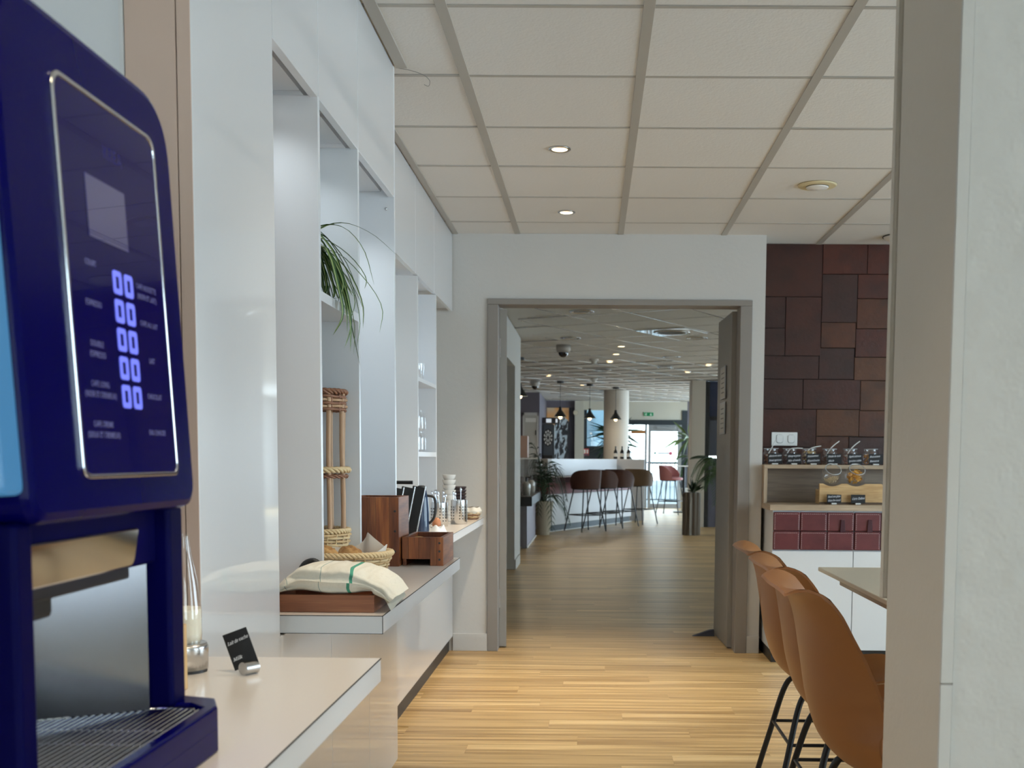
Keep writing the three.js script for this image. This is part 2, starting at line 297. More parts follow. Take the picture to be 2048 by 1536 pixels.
// walls
{
  let w = struct('wall_left'); part(w, 'wall_surface', bx(-1.30, -1.10, 0, CEIL, 3.5, ZD, 0), M.wall);
  w = struct('wall_back');      // behind the viewer, with a window opening
  part(w, 'wall_surface', [bx(-1.3, -0.1, 0, CEIL, 3.5, 3.7), bx(3.3, 5.2, 0, CEIL, 3.5, 3.7), bx(-0.1, 3.3, 0, 0.4, 3.5, 3.7), bx(-0.1, 3.3, 2.3, CEIL, 3.5, 3.7)], M.wall);
  w = struct('wall_right');
  part(w, 'wall_surface', [bx(5, 5.2, 0, 0.4, 3.5, -7.06), bx(5, 5.2, 2.3, CEIL, 3.5, -7.06), bx(5, 5.2, 0.4, 2.3, 3.5, 0.5), bx(5, 5.2, 0.4, 2.3, -2.1, -2.7), bx(5, 5.2, 0.4, 2.3, -5.3, -7.06)], M.wall);
  for (const [n, g] of [['window_1', [5.08, 5.1, 0.4, 2.3, 0.5, -2.1]], ['window_2', [5.08, 5.1, 0.4, 2.3, -2.7, -5.3]], ['window_3', [-0.1, 3.3, 0.4, 2.3, 3.58, 3.6]]]) { const s = struct(n); part(s, 'pane', bx(...g), M.pane); }
  w = struct('wall_end');        // the wall with the double doorway
  part(w, 'wall_surface', [bx(-1.3, -0.60, 0, CEIL, ZD, ZD - 0.2), bx(0.905, 1.0, 0, CEIL, ZD, ZD - 0.2), bx(-0.60, 0.905, 2.075, CEIL, ZD, ZD - 0.2), bx(0.98, 1.0, 0, CEIL, ZD - 0.2, ZT)], M.wall);
  w = struct('baseboard_end');
  part(w, 'skirting', [bx(-0.83, -0.622, 0, 0.105, ZD + 0.012, ZD, 0.003)], M.wall); part(w, 'skirting', [bx(0.925, 1.0, 0, 0.105, ZD + 0.012, ZD, 0.003)], M.wall);
  w = struct('trim_1');          // grey steel door frame
  part(w, 'jamb', bx(-0.622, -0.56, 0, 2.046, ZD + 0.014, ZD - 0.15, 0.003), M.trimGrey);
  part(w, 'jamb', bx(0.855, 0.925, 0, 2.046, ZD + 0.014, ZD - 0.15, 0.003), M.trimGrey);
  part(w, 'door_head', bx(-0.622, 0.925, 2.046, 2.08, ZD + 0.014, ZD - 0.15, 0.003), M.trimGrey);
  w = struct('wall_partition');  // free-standing wall end at the side of the aisle
  part(w, 'wall_surface', bx(0.516, 2.6, 0, CEIL, -1.6, -1.905, 0.002), M.wallRough);
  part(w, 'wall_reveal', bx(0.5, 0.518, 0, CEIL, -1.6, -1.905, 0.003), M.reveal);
  part(w, 'corner_bead', bx(0.499, 0.517, 0, 0.84, -1.596, -1.602, 0.001), M.wall);
  part(w, 'corner_bead', bx(0.499, 0.517, 0.842, CEIL, -1.596, -1.602, 0.001), M.wall);
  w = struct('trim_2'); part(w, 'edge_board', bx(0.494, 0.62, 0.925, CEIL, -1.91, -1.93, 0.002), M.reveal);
  // hall walls
  w = struct('wall_hall_left');
  part(w, 'wall_surface', [bx(-1.0, -0.80, 0, CEIL, ZD - 0.2, -8.6), bx(-1.0, -0.80, 2.08, CEIL, -8.6, -11.6), bx(-1.0, -0.80, 0, CEIL, -11.6, -12.3)], M.wall);
  part(w, 'door_recess', [bx(-1.9, -1.0, 0, CEIL, -8.4, -8.6), bx(-1.9, -1.0, 0, CEIL, -11.6, -11.8), bx(-1.95, -1.85, 0, CEIL, -8.4, -11.8)], M.wall);
  part(w, 'wall_surface', bx(-4.3, -0.8, 0, CEIL, -12.3, -12.5), M.wall);
  w = struct('baseboard_hall'); part(w, 'skirting', bx(-0.80, -0.785, 0, 0.1, -11.6, -12.3, 0.003), M.wall);
  w = struct('wall_hall_outer'); part(w, 'wall_surface', bx(-4.3, -4.1, 0, CEIL, -12.5, -22.9), M.plum);
  w = struct('wall_hall_side'); part(w, 'wall_surface', [bx(-4.3, -1.08, 0, CEIL, -22.9, -23.0), bx(-1.2, -1.08, 0, CEIL, -23, -26.2)], M.plum);
  w = struct('wall_hall_near'); part(w, 'wall_surface', bx(1.0, 6.2, 0, CEIL, ZT - 0.1, ZT - 0.2), M.wall);
  w = struct('wall_hall_right');
  const holes = [[-9.7, -13.3], [-15.2, -18.8], [-20.7, -24.3]];
  part(w, 'wall_surface', [bx(6, 6.2, 0, 0.25, ZT - 0.1, -26.4), bx(6, 6.2, 2.25, CEIL, ZT - 0.1, -26.4), bx(6, 6.2, 0.25, 2.25, ZT - 0.1, -9.7), bx(6, 6.2, 0.25, 2.25, -13.3, -15.2), bx(6, 6.2, 0.25, 2.25, -18.8, -20.7), bx(6, 6.2, 0.25, 2.25, -24.3, -26.4)], mat([0.30, 0.29, 0.27], 0.8));
  holes.forEach(([a, b], i) => { const s = struct(`window_${4 + i}`); part(s, 'pane', bx(6.08, 6.1, 0.25, 2.25, a, b), M.pane); part(s, 'mullion', bx(6.06, 6.12, 0.25, 2.25, (a + b) / 2 + 0.03, (a + b) / 2 - 0.03), M.darkFrame); part(s, 'transom', bx(6.06, 6.12, 1.2, 1.25, a, b), M.darkFrame); });
  // far wall with window and exit
  w = struct('wall_hall_far');
  part(w, 'wall_surface', [bx(-1.2, -0.42, 0, CEIL, -26.2, -26.4), bx(2.17, 2.6, 0, CEIL, -26.2, -26.4), bx(5.6, 6.2, 0, CEIL, -26.2, -26.4), bx(2.6, 5.6, 2.25, CEIL, -26.2, -26.4)], M.plum);
  part(w, 'pilaster', bx(-0.42, -0.21, 0, CEIL, -26.1, -26.4), M.cream);
  part(w, 'bulkhead', bx(-0.21, 2.17, 2.25, CEIL, -26.2, -26.4), M.cream);
  part(w, 'door_transom', bx(0.80, 2.05, 2.03, 2.25, -26.2, -26.3), M.cream);
  let s = struct('window_7');
  part(s, 'sill_panel', bx(-0.17, 0.80, 0, 1.42, -26.2, -26.28), M.darkFrame);
  part(s, 'window_post', bx(-0.21, -0.14, 0, 2.25, -26.18, -26.3), M.darkFrame); part(s, 'window_post', bx(0.74, 0.80, 0, 2.25, -26.18, -26.3), M.darkFrame);
  part(s, 'pane', bx(-0.14, 0.74, 1.42, 2.25, -26.24, -26.25), M.pane);
  s = struct('window_8'); part(s, 'pane', bx(2.6, 5.6, 0, 2.25, -26.24, -26.25), M.pane);
  s = struct('door_3');          // glazed exit door
  part(s, 'frame_beam', bx(0.8, 2.05, 1.92, 2.03, -26.17, -26.3), M.darkFrame);
  part(s, 'frame_post', bx(2.05, 2.17, 0, 2.25, -26.17, -26.3), M.darkFrame);
  part(s, 'side_pane', bx(0.8, 1.2, 0, 1.92, -26.24, -26.25), M.pane);
  part(s, 'door_stile', bx(1.2, 1.25, 0, 1.92, -26.18, -26.28), M.alu); part(s, 'door_stile', bx(1.28, 1.34, 0, 1.92, -26.18, -26.28), M.alu); part(s, 'door_stile', bx(1.96, 2.04, 0, 1.92, -26.18, -26.28), M.alu);
  part(s, 'door_rail', bx(1.34, 1.96, 1.77, 1.92, -26.2, -26.27), M.alu); part(s, 'door_rail', bx(1.34, 1.96, 0, 0.1, -26.2, -26.27), M.alu);
  part(s, 'push_bar', bx(1.34, 1.96, 1.02, 1.045, -26.15, -26.18, 0.005), M.darkFrame);
  part(s, 'door_closer', bx(1.45, 1.9, 1.83, 1.87, -26.14, -26.2, 0.005), M.alu);
  part(s, 'pane', bx(1.34, 1.96, 0.1, 1.77, -26.23, -26.24), M.pane);
  s = struct('wall_outside'); part(s, 'terrace', bx(-14, 20, -0.3, -0.02, -26.5, -60), mat([0.13, 0.16, 0.18], 0.8));
}
// round column and square column in the hall
{
  const c = struct('column_round'); part(c, 'shaft', cyl(0.45, 0, CEIL, -22.15, 0.245, 0.245, 40), mat([0.60, 0.56, 0.50], 0.6));
  const d = struct('column_square'); part(d, 'shaft', bx(1.645, 1.875, 0, CEIL, -19, -19.5, 0.003), M.column);
}
// brown wall of leather-like tiles, each tile its own piece
{
  const w = struct('wall_tiled');
  part(w, 'wall_surface', bx(1.0, 5.2, 0, CEIL, ZT - 0.004, ZT - 0.1), mat([0.02, 0.013, 0.01], 0.8));
  const tones = [[[0.22, 0.105, 0.07], [0.32, 0.15, 0.09]], [[0.26, 0.145, 0.075], [0.40, 0.23, 0.11]], [[0.20, 0.11, 0.095], [0.29, 0.155, 0.12]], [[0.26, 0.11, 0.055], [0.38, 0.17, 0.08]], [[0.29, 0.18, 0.095], [0.43, 0.28, 0.15]]]
    .map(([a, b]) => mat([0.70, 0.56, 0.48], 0.45, { map: leatherTex(a, b), bumpMap: plasterBump, bumpScale: 0.001 }));
  const X = (c) => 0.968 + c * 0.000843, Y = (c) => 2.456 - (c - 105) * 0.000843;
  const list = [[40, 490, 105, 480, 0], [490, 810, 105, 318, 3], [810, 1080, 105, 318, 3], [490, 745, 318, 660, 2], [745, 1010, 318, 490, 3], [745, 1010, 490, 703, 1], [40, 232, 480, 703, 2], [232, 490, 480, 900, 0], [40, 232, 703, 900, 2],
    [490, 740, 660, 842, 1], [740, 1010, 703, 907, 3], [40, 480, 900, 1067, 2], [480, 735, 842, 1067, 2], [735, 1010, 907, 1073, 4], [40, 370, 1067, 1283, 2], [370, 785, 1067, 1283, 0], [785, 1010, 1073, 1290, 4], [40, 470, 1283, 1560, 0], [470, 780, 1283, 1477, 4], [780, 1010, 1290, 1480, 1],
    [470, 710, 1477, 1760, 1], [710, 1010, 1480, 1760, 2], [40, 470, 1560, 1760, 3]];
  const add = (x0, x1, y0, y1, k) => part(w, 'wall_tile', bx(x0 + 0.0012, x1 - 0.0012, y0 + 0.0012, y1 - 0.0012, ZT - 0.004, ZT + rr(0.003, 0.010), 0.0025, false, rnd(), rnd()), tones[k]);
  for (const [a, b, c, d, k] of list) add(X(a), X(b), Y(d), Y(c), k);
  for (let x = X(1010) + 0.06; x < 3.4; x += 0.26) for (let y = 0; y < CEIL - 0.05; ) { const h = Math.min(rr(0.15, 0.3), CEIL - y); if (x > X(1080) || y < Y(318) - h) add(x, x + 0.26, y, y + h, Math.floor(rnd() * 5)); y += h; }
}

// ================================================================ LEFT: BUFFET CABINETS
const XA = -0.673, XB = -0.828, HC = 0.812;
// open double door leaves of the doorway
{
  const d1 = struct('door_1', [-0.56, 0, ZD - 0.11], 'grey door leaf folded back beside a dark recess');
  part(d1, 'leaf', bx(-0.56, -0.517, 0.008, 2.036, ZD - 0.112, ZD - 1.0, 0.002), M.doorGrey);
  for (const y of [0.25, 1.0, 1.75]) part(d1, 'hinge', cyl(-0.563, y, y + 0.11, ZD - 0.10, 0.009, 0.009, 12), M.trimGrey);
  d1.rotation.y = 0.10;
  const d2 = struct('door_2', [0.87, 0, ZD - 0.15], 'grey door leaf standing open with two framed notices');
  part(d2, 'leaf', bx(0.828, 0.87, 0.008, 2.036, ZD - 0.16, ZD - 0.72, 0.002), M.doorGrey);
  for (const y of [0.22, 1.0, 1.78]) part(d2, 'hinge', cyl(0.873, y, y + 0.11, ZD - 0.15, 0.010, 0.010, 12), M.trimGrey);
  d2.rotation.y = 0.035;
}
for (const [y0, y1, lab] of [[1.53, 1.73, 'framed white notice on the open door leaf, the upper one'], [1.31, 1.51, 'framed white notice on the open door leaf, the lower one']]) {
  const n = thing('notice_frame', lab, 'notice', [0.815, y0, -7.15], 'notices on the door leaf'); n.rotation.y = 0;
  part(n, 'frame', bx(0.809, 0.8155, y0, y1, -7.02, -7.27, 0.001), M.alu);
  part(n, 'sheet', bx(0.808, 0.8095, y0 + 0.012, y1 - 0.012, -7.032, -7.258), mat([0.55, 0.54, 0.50], 0.6));
  for (let k = 0; k < 5; k++) part(n, 'printed_line', bx(0.8077, 0.8081, y1 - 0.045 - k * 0.03, y1 - 0.038 - k * 0.03, -7.05, -7.24 + hash(k, 9) * 0.08), mat([0.2, 0.2, 0.2], 0.7));
}
single('door_wedge', 'dark blue wedge holding the open door leaf on the floor', 'wedge', [0.76, 0, -7.33], plate(new THREE.Shape([new THREE.Vector2(0.66, 0), new THREE.Vector2(0.805, 0), new THREE.Vector2(0.80, 0.045), new THREE.Vector2(0.77, 0.04)]), 0.04, [V(1, 0, 0), V(0, 1, 0), V(0, 0, -1)]).translate(0, 0, -7.31), mat([0.05, 0.06, 0.09], 0.6));

// tall glossy pillar cabinet
{
  const t = thing('pillar_cabinet', 'tall glossy white pillar cabinet mirroring the folded towel', 'cabinet', [-0.86, 0, -2.17]);
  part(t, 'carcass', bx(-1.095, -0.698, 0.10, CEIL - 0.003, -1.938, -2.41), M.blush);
  part(t, 'glossy_front', bx(-0.6965, XA, 0.105, CEIL - 0.003, -1.93, -2.415, 0.0012), M.gloss);
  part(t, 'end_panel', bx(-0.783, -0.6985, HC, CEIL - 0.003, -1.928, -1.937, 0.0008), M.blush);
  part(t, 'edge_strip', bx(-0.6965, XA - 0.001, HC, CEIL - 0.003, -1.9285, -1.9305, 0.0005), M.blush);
  part(t, 'toe_kick', bx(-0.74, -0.72, 0, 0.10, -1.94, -2.41), M.trimGrey);
  part(t, 'side_strip', bx(-0.791, -0.784, HC, CEIL - 0.003, -1.925, -1.937), M.edging);
  part(t, 'side_panel', bx(-1.095, -0.791, HC, CEIL - 0.003, -1.929, -1.937), M.satin);
}
// niche shelving A and its wall cabinets
const DBOT = 2.03;
{
  const t = thing('niche_unit', 'white open niche shelving holding the spider plant', 'shelving', [-0.86, HC, -3.1]);
  part(t, 'divider', bx(-1.09, XA, HC, DBOT - 0.002, -2.803, -2.822, 0.0008), M.satin);
  part(t, 'divider', bx(-1.09, XA, HC, DBOT - 0.002, -3.268, -3.287, 0.0008), M.satin);
  part(t, 'divider', bx(-1.09, XA, HC, CEIL - 0.004, -3.858, -3.878, 0.0008), M.satin);
  part(t, 'back_panel', bx(-1.098, -1.09, HC, DBOT - 0.002, -2.416, -3.858), M.satin);
  part(t, 'shelf', bx(-1.09, XA, 1.541, 1.565, -2.8225, -3.2675, 0.0008), M.satin);
  part(t, 'screw_cap', sphere(-0.70, 1.985, -3.857, 0.005), M.steel);
}
let pucks = 0;
function puck(x, y, z, k, where) {      // small lamp recessed in the underside of a cabinet
  const t = thing('niche_lamp', `small round spot lamp above the ${where}`, 'lamp', [x, y, z]);
  part(t, 'housing', cyl(x, y - 0.010, y, z, 0.03, 0.03, 24), M.steel);
  part(t, 'lamp_face', cyl(x, y - 0.012, y - 0.009, z, 0.023, 0.023, 24), M.bulbCool);
  const l = new THREE.SpotLight(COOL, k * POWER.niches, 0, 1.15, 0.8); l.name = 'niche_lamp'; l.position.set(x, y - 0.016, z); l.target.position.set(x, 0, z); l.castShadow = true; l.shadow.radius = 1.1; scene.add(l, l.target); pucks++;
}
{
  const doors = [[-2.417, -2.811, 'niche beside the pillar cabinet'], [-2.813, -3.276, 'spider plant'], [-3.278, -3.856, 'tall wooden box']];
  for (const [a, b, over] of doors) {
    const t = thing('wall_cabinet', `glossy white wall cabinet up at the ceiling above the ${over}`, 'cabinet', [-0.87, DBOT, (a + b) / 2], 'wall cabinets of the projecting block');
    part(t, 'carcass', bx(-1.095, XA - 0.021, DBOT + 0.03, CEIL - 0.004, a, b), M.satin);
    part(t, 'bottom_panel', bx(-1.085, XA - 0.045, DBOT + 0.012, DBOT + 0.03, a, b), M.satin);
    part(t, 'door', bx(XA - 0.020, XA, DBOT - 0.006, CEIL - 0.006, a - 0.0012, b + 0.0012, 0.0012), M.gloss);
  }
  puck(-0.80, DBOT + 0.012, -2.66, 0.40, 'niche beside the pillar cabinet'); puck(-0.80, DBOT + 0.012, -3.12, 0.3, 'spider plant'); puck(-0.80, DBOT + 0.012, -3.62, 0.85, 'tall wooden box');
}
// the recessed block: wall cabinets and shelf tower
{
  const doors = [[-3.882, -4.69, 'bread bin trays'], [-4.692, -5.31, 'blue kettle'], [-5.312, -5.927, 'shelves of glass jars'], [-5.929, -6.68, 'stack of cups']];
  for (const [a, b, over] of doors) {
    const t = thing('wall_cabinet', `glossy white wall cabinet up at the ceiling above the ${over}`, 'cabinet', [-0.95, 2.01, (a + b) / 2], 'wall cabinets of the recessed block');
    part(t, 'carcass', bx(-1.095, XB - 0.021, 2.04, CEIL - 0.004, a, b), M.satin);
    part(t, 'bottom_panel', bx(-1.085, XB - 0.03, 2.022, 2.04, a, b), M.satin);
    part(t, 'door', bx(XB - 0.020, XB, 2.005, CEIL - 0.006, a - 0.0012, b + 0.0012, 0.0012), M.gloss);
  }
  const t = thing('shelf_tower', 'white shelf tower with glass jars in the recessed block', 'shelving', [-0.95, 0.80, -5.7]);
  part(t, 'divider', bx(-1.09, XB, 0.80, 2.003, -5.364, -5.383, 0.0008), M.satin);
  part(t, 'divider', bx(-1.09, XB, 0.80, 2.003, -5.987, -6.006, 0.0008), M.satin);
  part(t, 'back_panel', bx(-1.098, -1.09, 0.80, 2.003, -5.383, -5.987), M.satin);
  part(t, 'shelf', bx(-1.09, XB, 1.515, 1.535, -5.3835, -5.9865, 0.0008), M.satin);
  part(t, 'shelf', bx(-1.09, XB, 1.157, 1.181, -5.3835, -5.9865, 0.0008), M.satin);
  puck(-0.93, 2.022, -5.68, 0.3, 'shelves of glass jars'); puck(-0.95, 2.022, -5.0, 0.3, 'blue kettle');
}
// worktops
function worktop(label, x0, x1, y, z0, z1) {
  const t = thing('worktop', label, 'worktop', [(x0 + x1) / 2, y - 0.04, (z0 + z1) / 2]);
  part(t, 'slab', bx(x0, x1 - 0.001, y - 0.040, y - 0.0012, z0 - 0.001, z1 + 0.001, 0.0004), M.edging);
  part(t, 'laminate_top', bx(x0, x1 - 0.0016, y - 0.0012, y, z0 - 0.0016, z1 + 0.0016), M.counter);
  part(t, 'edge_line', [bx(x1 - 0.0016, x1, y - 0.0016, y - 0.0001, z0, z1), bx(x0, x1, y - 0.0016, y - 0.0001, z0, z0 - 0.0016), bx(x0, x1, y - 0.0405, y - 0.0395, z0, z0 - 0.0012), bx(x1 - 0.0014, x1, y - 0.04, y, z0, z0 - 0.0014)], M.blackLine);
  return t;
}
worktop('white floating worktop carrying the blue coffee machine', -1.09, -0.362, HC, 0.9, -1.925);
worktop('white worktop carrying the towel tray and the bread basket', -1.088, -0.455, HC, -2.44, -3.879);
worktop('white worktop along the recess carrying cutlery pots and cups', -1.088, -0.645, 0.80, -3.882, -6.688);
// base cabinets
{
  const zs = [-0.99, -1.46, -1.94, -2.41, -2.891, -3.380, -3.874], what = ['under the coffee machine', 'under the milk bottle', 'under the pillar cabinet', 'under the towel tray', 'under the bread basket', 'under the wooden boxes'];
  for (let k = 0; k < 6; k++) {
    if (k === 2) continue;                    // the pillar cabinet stands here
    const [a, b] = [zs[k], zs[k + 1]];
    const t = thing('base_cabinet', `glossy white base cabinet ${what[k]}`, 'cabinet', [-0.88, 0, (a + b) / 2], 'base cabinets of the projecting block');
    part(t, 'carcass', bx(-1.09, XA - 0.021, 0.10, HC - 0.042, a, b), M.satin);
    part(t, 'door', bx(XA - 0.020, XA, 0.105, HC - 0.044, a - 0.0015, b + 0.0015, 0.001), M.gloss);
    part(t, 'toe_kick', bx(-0.74, -0.72, 0, 0.10, a, b), M.trimGrey);
  }
  const t = thing('base_cabinet', 'glossy white base cabinet with one wide front under the cutlery pots', 'cabinet', [-0.95, 0, -5.3]);
  part(t, 'carcass', bx(-1.09, XB - 0.021, 0.09, 0.757, -3.885, -6.675), M.satin);
  part(t, 'end_post', bx(-0.87, XB, 0.03, 0.757, -4.60, -4.655), M.trimGrey);
  part(t, 'door', bx(XB - 0.020, XB, 0.09, 0.755, -4.66, -6.672, 0.001), M.gloss);
  part(t, 'toe_kick', bx(-0.87, -0.85, 0, 0.088, -3.885, -6.675), M.black);
}

// ================================================================ COFFEE MACHINE
{
  const t = thing('coffee_machine', 'dark blue coffee machine with lit drink buttons and a steel grille', 'coffee machine', [-0.76, HC, -1.15]);
  const B = HC + 0.0005;
  part(t, 'body', [bx(-1.03, -0.512, 1.09, 1.535, -0.95, -1.345, 0.02), bx(-1.03, -0.68, B, 1.10, -0.95, -1.345, 0.004), bx(-0.69, -0.49, B + 0.05, 1.10, -1.302, -1.347, 0.006), bx(-0.69, -0.49, B + 0.05, 1.10, -0.952, -0.985, 0.006)], M.navyMatte);
  // upper door, leaning back a little
  const lean = new THREE.Matrix4().makeTranslation(-0.474, 1.10, 0).multiply(new THREE.Matrix4().makeRotationZ(0.058)).multiply(new THREE.Matrix4().makeTranslation(0.474, -1.10, 0));
  const axes = [V(0, 0, -1), V(0, 1, 0), V(-1, 0, 0)];
  const L = (g) => g.applyMatrix4(lean);
  const door = part(t, 'door', L(plate(roundRect(0.952, 1.352, 1.098, 1.566, [0.03, 0.035, 0.075, 0.075]), 0.045, axes, 0.010, 10).translate(-0.474, 0, 0)), M.navy);
  // trim ring round the display
  const ringShape = roundRect(1.050, 1.292, 1.136, 1.512, [0.014, 0.014, 0.02, 0.02]); ringShape.holes.push(roundRect(1.0545, 1.2875, 1.1405, 1.5075, [0.012, 0.012, 0.018, 0.018]));
  part(door, 'trim_ring', L(plate(ringShape, 0.005, axes, 0.001, 8).translate(-0.4705, 0, 0)), M.chrome);
  const disp = canvasTex(768, 1210, (c, w, h) => {
    c.fillStyle = '#020248'; c.fillRect(0, 0, w, h); c.textAlign = 'center';
    c.fillStyle = '#1c1c5e'; c.font = 'bold 62px sans-serif'; c.fillText('KREA', w * 0.52, 170);
    c.fillStyle = '#8f90b8'; c.font = '26px sans-serif';
    [['COURT'], ['ESPRESSO'], ['DOUBLE', 'ESPRESSO'], ['CAFE LONG', '(NOIR ET CREMEUX)'], ['CAFE CREME', '(DOUX ET CREMEUX)']].forEach((s, i) => s.forEach((x, j) => c.fillText(x, w * 0.21, 548 + i * 128 + j * 34)));
    [['CAFE NOISETTE', '(NOIR ET LAIT)'], ['CAFE AU LAIT'], ['LAIT'], ['CHOCOLAT'], ['EAU CHAUDE']].forEach((s, i) => s.forEach((x, j) => c.fillText(x, w * 0.79, 566 + i * 128 + j * 34)));
  });
  const panel = new THREE.PlaneGeometry(0.233, 0.367).rotateY(Math.PI / 2).translate(-0.4718, 1.324, -1.171);
  part(door, 'display_panel', L(panel), mat([1, 1, 1], 0.12, { map: disp, clearcoat: 0.22, clearcoatRoughness: 0.02, specularIntensity: 0.2 }));
  part(door, 'screen', L(bx(-0.4716, -0.4712, 1.370, 1.430, -1.105, -1.197)), mat([0.02, 0.022, 0.09], 0.1, { emissive: lin(0.02, 0.022, 0.07), emissiveIntensity: 1, clearcoat: 1 }));
  const lit = mat([0.1, 0.12, 0.5], 0.4, { emissive: lin(0.14, 0.17, 0.82), emissiveIntensity: 1.0 });
  for (let r = 0; r < 5; r++) for (let k = 0; k < 2; k++) {
    const z = 1.152 + k * 0.028, y = 1.322 - r * 0.0288, s = roundRect(z, z + 0.021, y, y + 0.0235, 0.0045); s.holes.push(roundRect(z + 0.0062, z + 0.0148, y + 0.0055, y + 0.018, 0.0012));
    part(door, 'button_light', L(plate(s, 0.0006, axes, 0, 4).translate(-0.4711, 0, 0)), lit);
  }
  // side light bar
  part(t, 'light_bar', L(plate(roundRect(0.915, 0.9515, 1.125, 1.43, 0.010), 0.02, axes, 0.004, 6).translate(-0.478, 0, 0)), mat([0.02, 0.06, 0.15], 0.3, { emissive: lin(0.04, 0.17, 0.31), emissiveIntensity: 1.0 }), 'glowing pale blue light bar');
  const bl = new THREE.RectAreaLight(lin(0.16, 0.14, 1.0), POWER.machine, 0.22, 0.03); bl.name = 'added_machine_light'; bl.position.set(-0.482, 1.088, -1.15); bl.lookAt(-0.40, 0.8, -1.15); scene.add(bl);  // light added under the door for the blue glow on tray and worktop
  part(t, 'added_glow_strip', bx(-0.53, -0.508, 1.0895, 1.0965, -1.04, -1.26, 0.002), mat([0.02, 0.02, 0.2], 0.4, { emissive: lin(0.01, 0.01, 0.12), emissiveIntensity: 1 }));  // added strip tucked out of sight at the added blue light
  // spout cover: a mirror-bright plate leaning inwards at its foot
  const tilt = new THREE.Matrix4().makeTranslation(-0.498, 1.078, 0).multiply(new THREE.Matrix4().makeRotationZ(-0.16)).multiply(new THREE.Matrix4().makeTranslation(0.498, -1.078, 0));
  const cover = part(t, 'spout_cover', plate(roundRect(0.972, 1.236, 1.036, 1.079, [0.002, 0.012, 0.004, 0.008]), 0.02, axes, 0.002, 6).translate(-0.498, 0, 0).applyMatrix4(tilt), M.mirrorSteel);
  part(cover, 'cover_foot', bx(-0.535, -0.505, 1.024, 1.038, -0.975, -1.225, 0.003), M.black);
  part(t, 'spout', bx(-0.58, -0.51, 1.005, 1.03, -0.985, -1.06, 0.006), M.black);
  part(t, 'upper_bracket', bx(-0.68, -0.505, 1.035, 1.098, -0.985, -1.302, 0.004), M.navyMatte);
  // inner side of the cup bay, polished steel set at an angle
  const ang = Math.atan2(0.085, 0.155);
  part(t, 'steel_panel', new THREE.BoxGeometry(0.176, 0.21, 0.003).rotateY(ang * -1 * -1).translate(-0.592, 0.967, -1.252), mat([0.22, 0.22, 0.24], 0.16, { metalness: 1 }), 'polished steel side panel of the cup bay');
  // drip tray with a wire grille
  const ts = new THREE.Shape(); [[0.94, -0.70], [0.94, -0.437], [1.30, -0.437], [1.345, -0.455], [1.36, -0.50], [1.36, -0.70]].forEach(([z, x], i) => i ? ts.lineTo(z, x) : ts.moveTo(z, x));
  const hole = new THREE.Path(); [[0.95, -0.675], [1.215, -0.675], [1.305, -0.52], [1.315, -0.475], [1.295, -0.453], [0.95, -0.453]].forEach(([z, x], i) => i ? hole.lineTo(z, x) : hole.moveTo(z, x));
  const rim = ts.clone(); rim.holes.push(hole);
  const up = [V(0, 0, -1), V(1, 0, 0), V(0, 1, 0)];
  const tray = part(t, 'drip_tray', [plate(ts, 0.03, up, 0.002).translate(0, B, 0), plate(rim, 0.028, up, 0.003).translate(0, B + 0.026, 0)], M.navy);
  part(tray, 'tray_floor', bx(-0.672, -0.456, B + 0.0305, B + 0.032, -0.955, -1.21), M.black);
  for (let k = 0; k < 30; k++) { const x = -0.668 + k * 0.00725, z1 = x < -0.52 ? 1.215 + (x + 0.675) * 0.58 : 1.305; part(tray, 'grille_bar', rod(V(x, 0.862, -0.952), V(x, 0.862, -(z1 - 0.004)), 0.0016, 0.0016, 6), M.chrome); }
  for (const z of [0.98, 1.06, 1.14, 1.2]) part(tray, 'grille_cross_wire', rod(V(-0.66, 0.8605, -z), V(-0.456, 0.8605, -z), 0.0012, 0.0012, 6), M.brushed);
  part(tray, 'grille_frame', tube([[-0.456, -0.952], [-0.456, -1.28], [-0.47, -1.300], [-0.50, -1.303], [-0.525, -1.29], [-0.62, -1.236], [-0.66, -1.215]].map(([x, z]) => V(x, 0.8625, z)), 0.0016, 60, 6), M.brushed);
  part(t, 'steam_pipe', tube([V(-0.60, 1.03, -0.985), V(-0.605, 0.97, -0.985), V(-0.60, 0.93, -0.985), V(-0.585, 0.90, -0.985)], 0.007, 30, 10), M.chrome);
}

// ================================================================ ON THE NEAR WORKTOP
{
  const [x, z] = [-0.652, -1.79];
  const t = thing('milk_bottle', 'clear glass milk bottle tapering up from a round steel base', 'bottle', [x, HC, z]);
  part(t, 'rubber_foot', cyl(x, HC, HC + 0.005, z, 0.0335, 0.0335, 32), M.black);
  part(t, 'steel_base', lathe([[0, 0.005], [0.035, 0.005], [0.0355, 0.040], [0.033, 0.047], [0.0, 0.047]], x, HC, z, 36), M.steel);
  part(t, 'glass_body', lathe([[0.024, 0.0475], [0.0265, 0.06], [0.0262, 0.10], [0.021, 0.145], [0.012, 0.19], [0.0085, 0.215], [0.0095, 0.222]], x, HC, z, 32), M.glass);
  part(t, 'milk', lathe([[0, 0.048], [0.0235, 0.048], [0.0258, 0.062], [0.0256, 0.098], [0.0248, 0.103], [0, 0.103]], x, HC, z, 32), mat([0.80, 0.74, 0.60], 0.5));
  single('wooden_block', 'small upright pale wood block between coffee machine and milk bottle', 'block', [-0.62, HC, -1.65], bx(-0.665, -0.600, HC, HC + 0.098, -1.642, -1.656, 0.0015, true), M.palewood);
}
const CH = {};
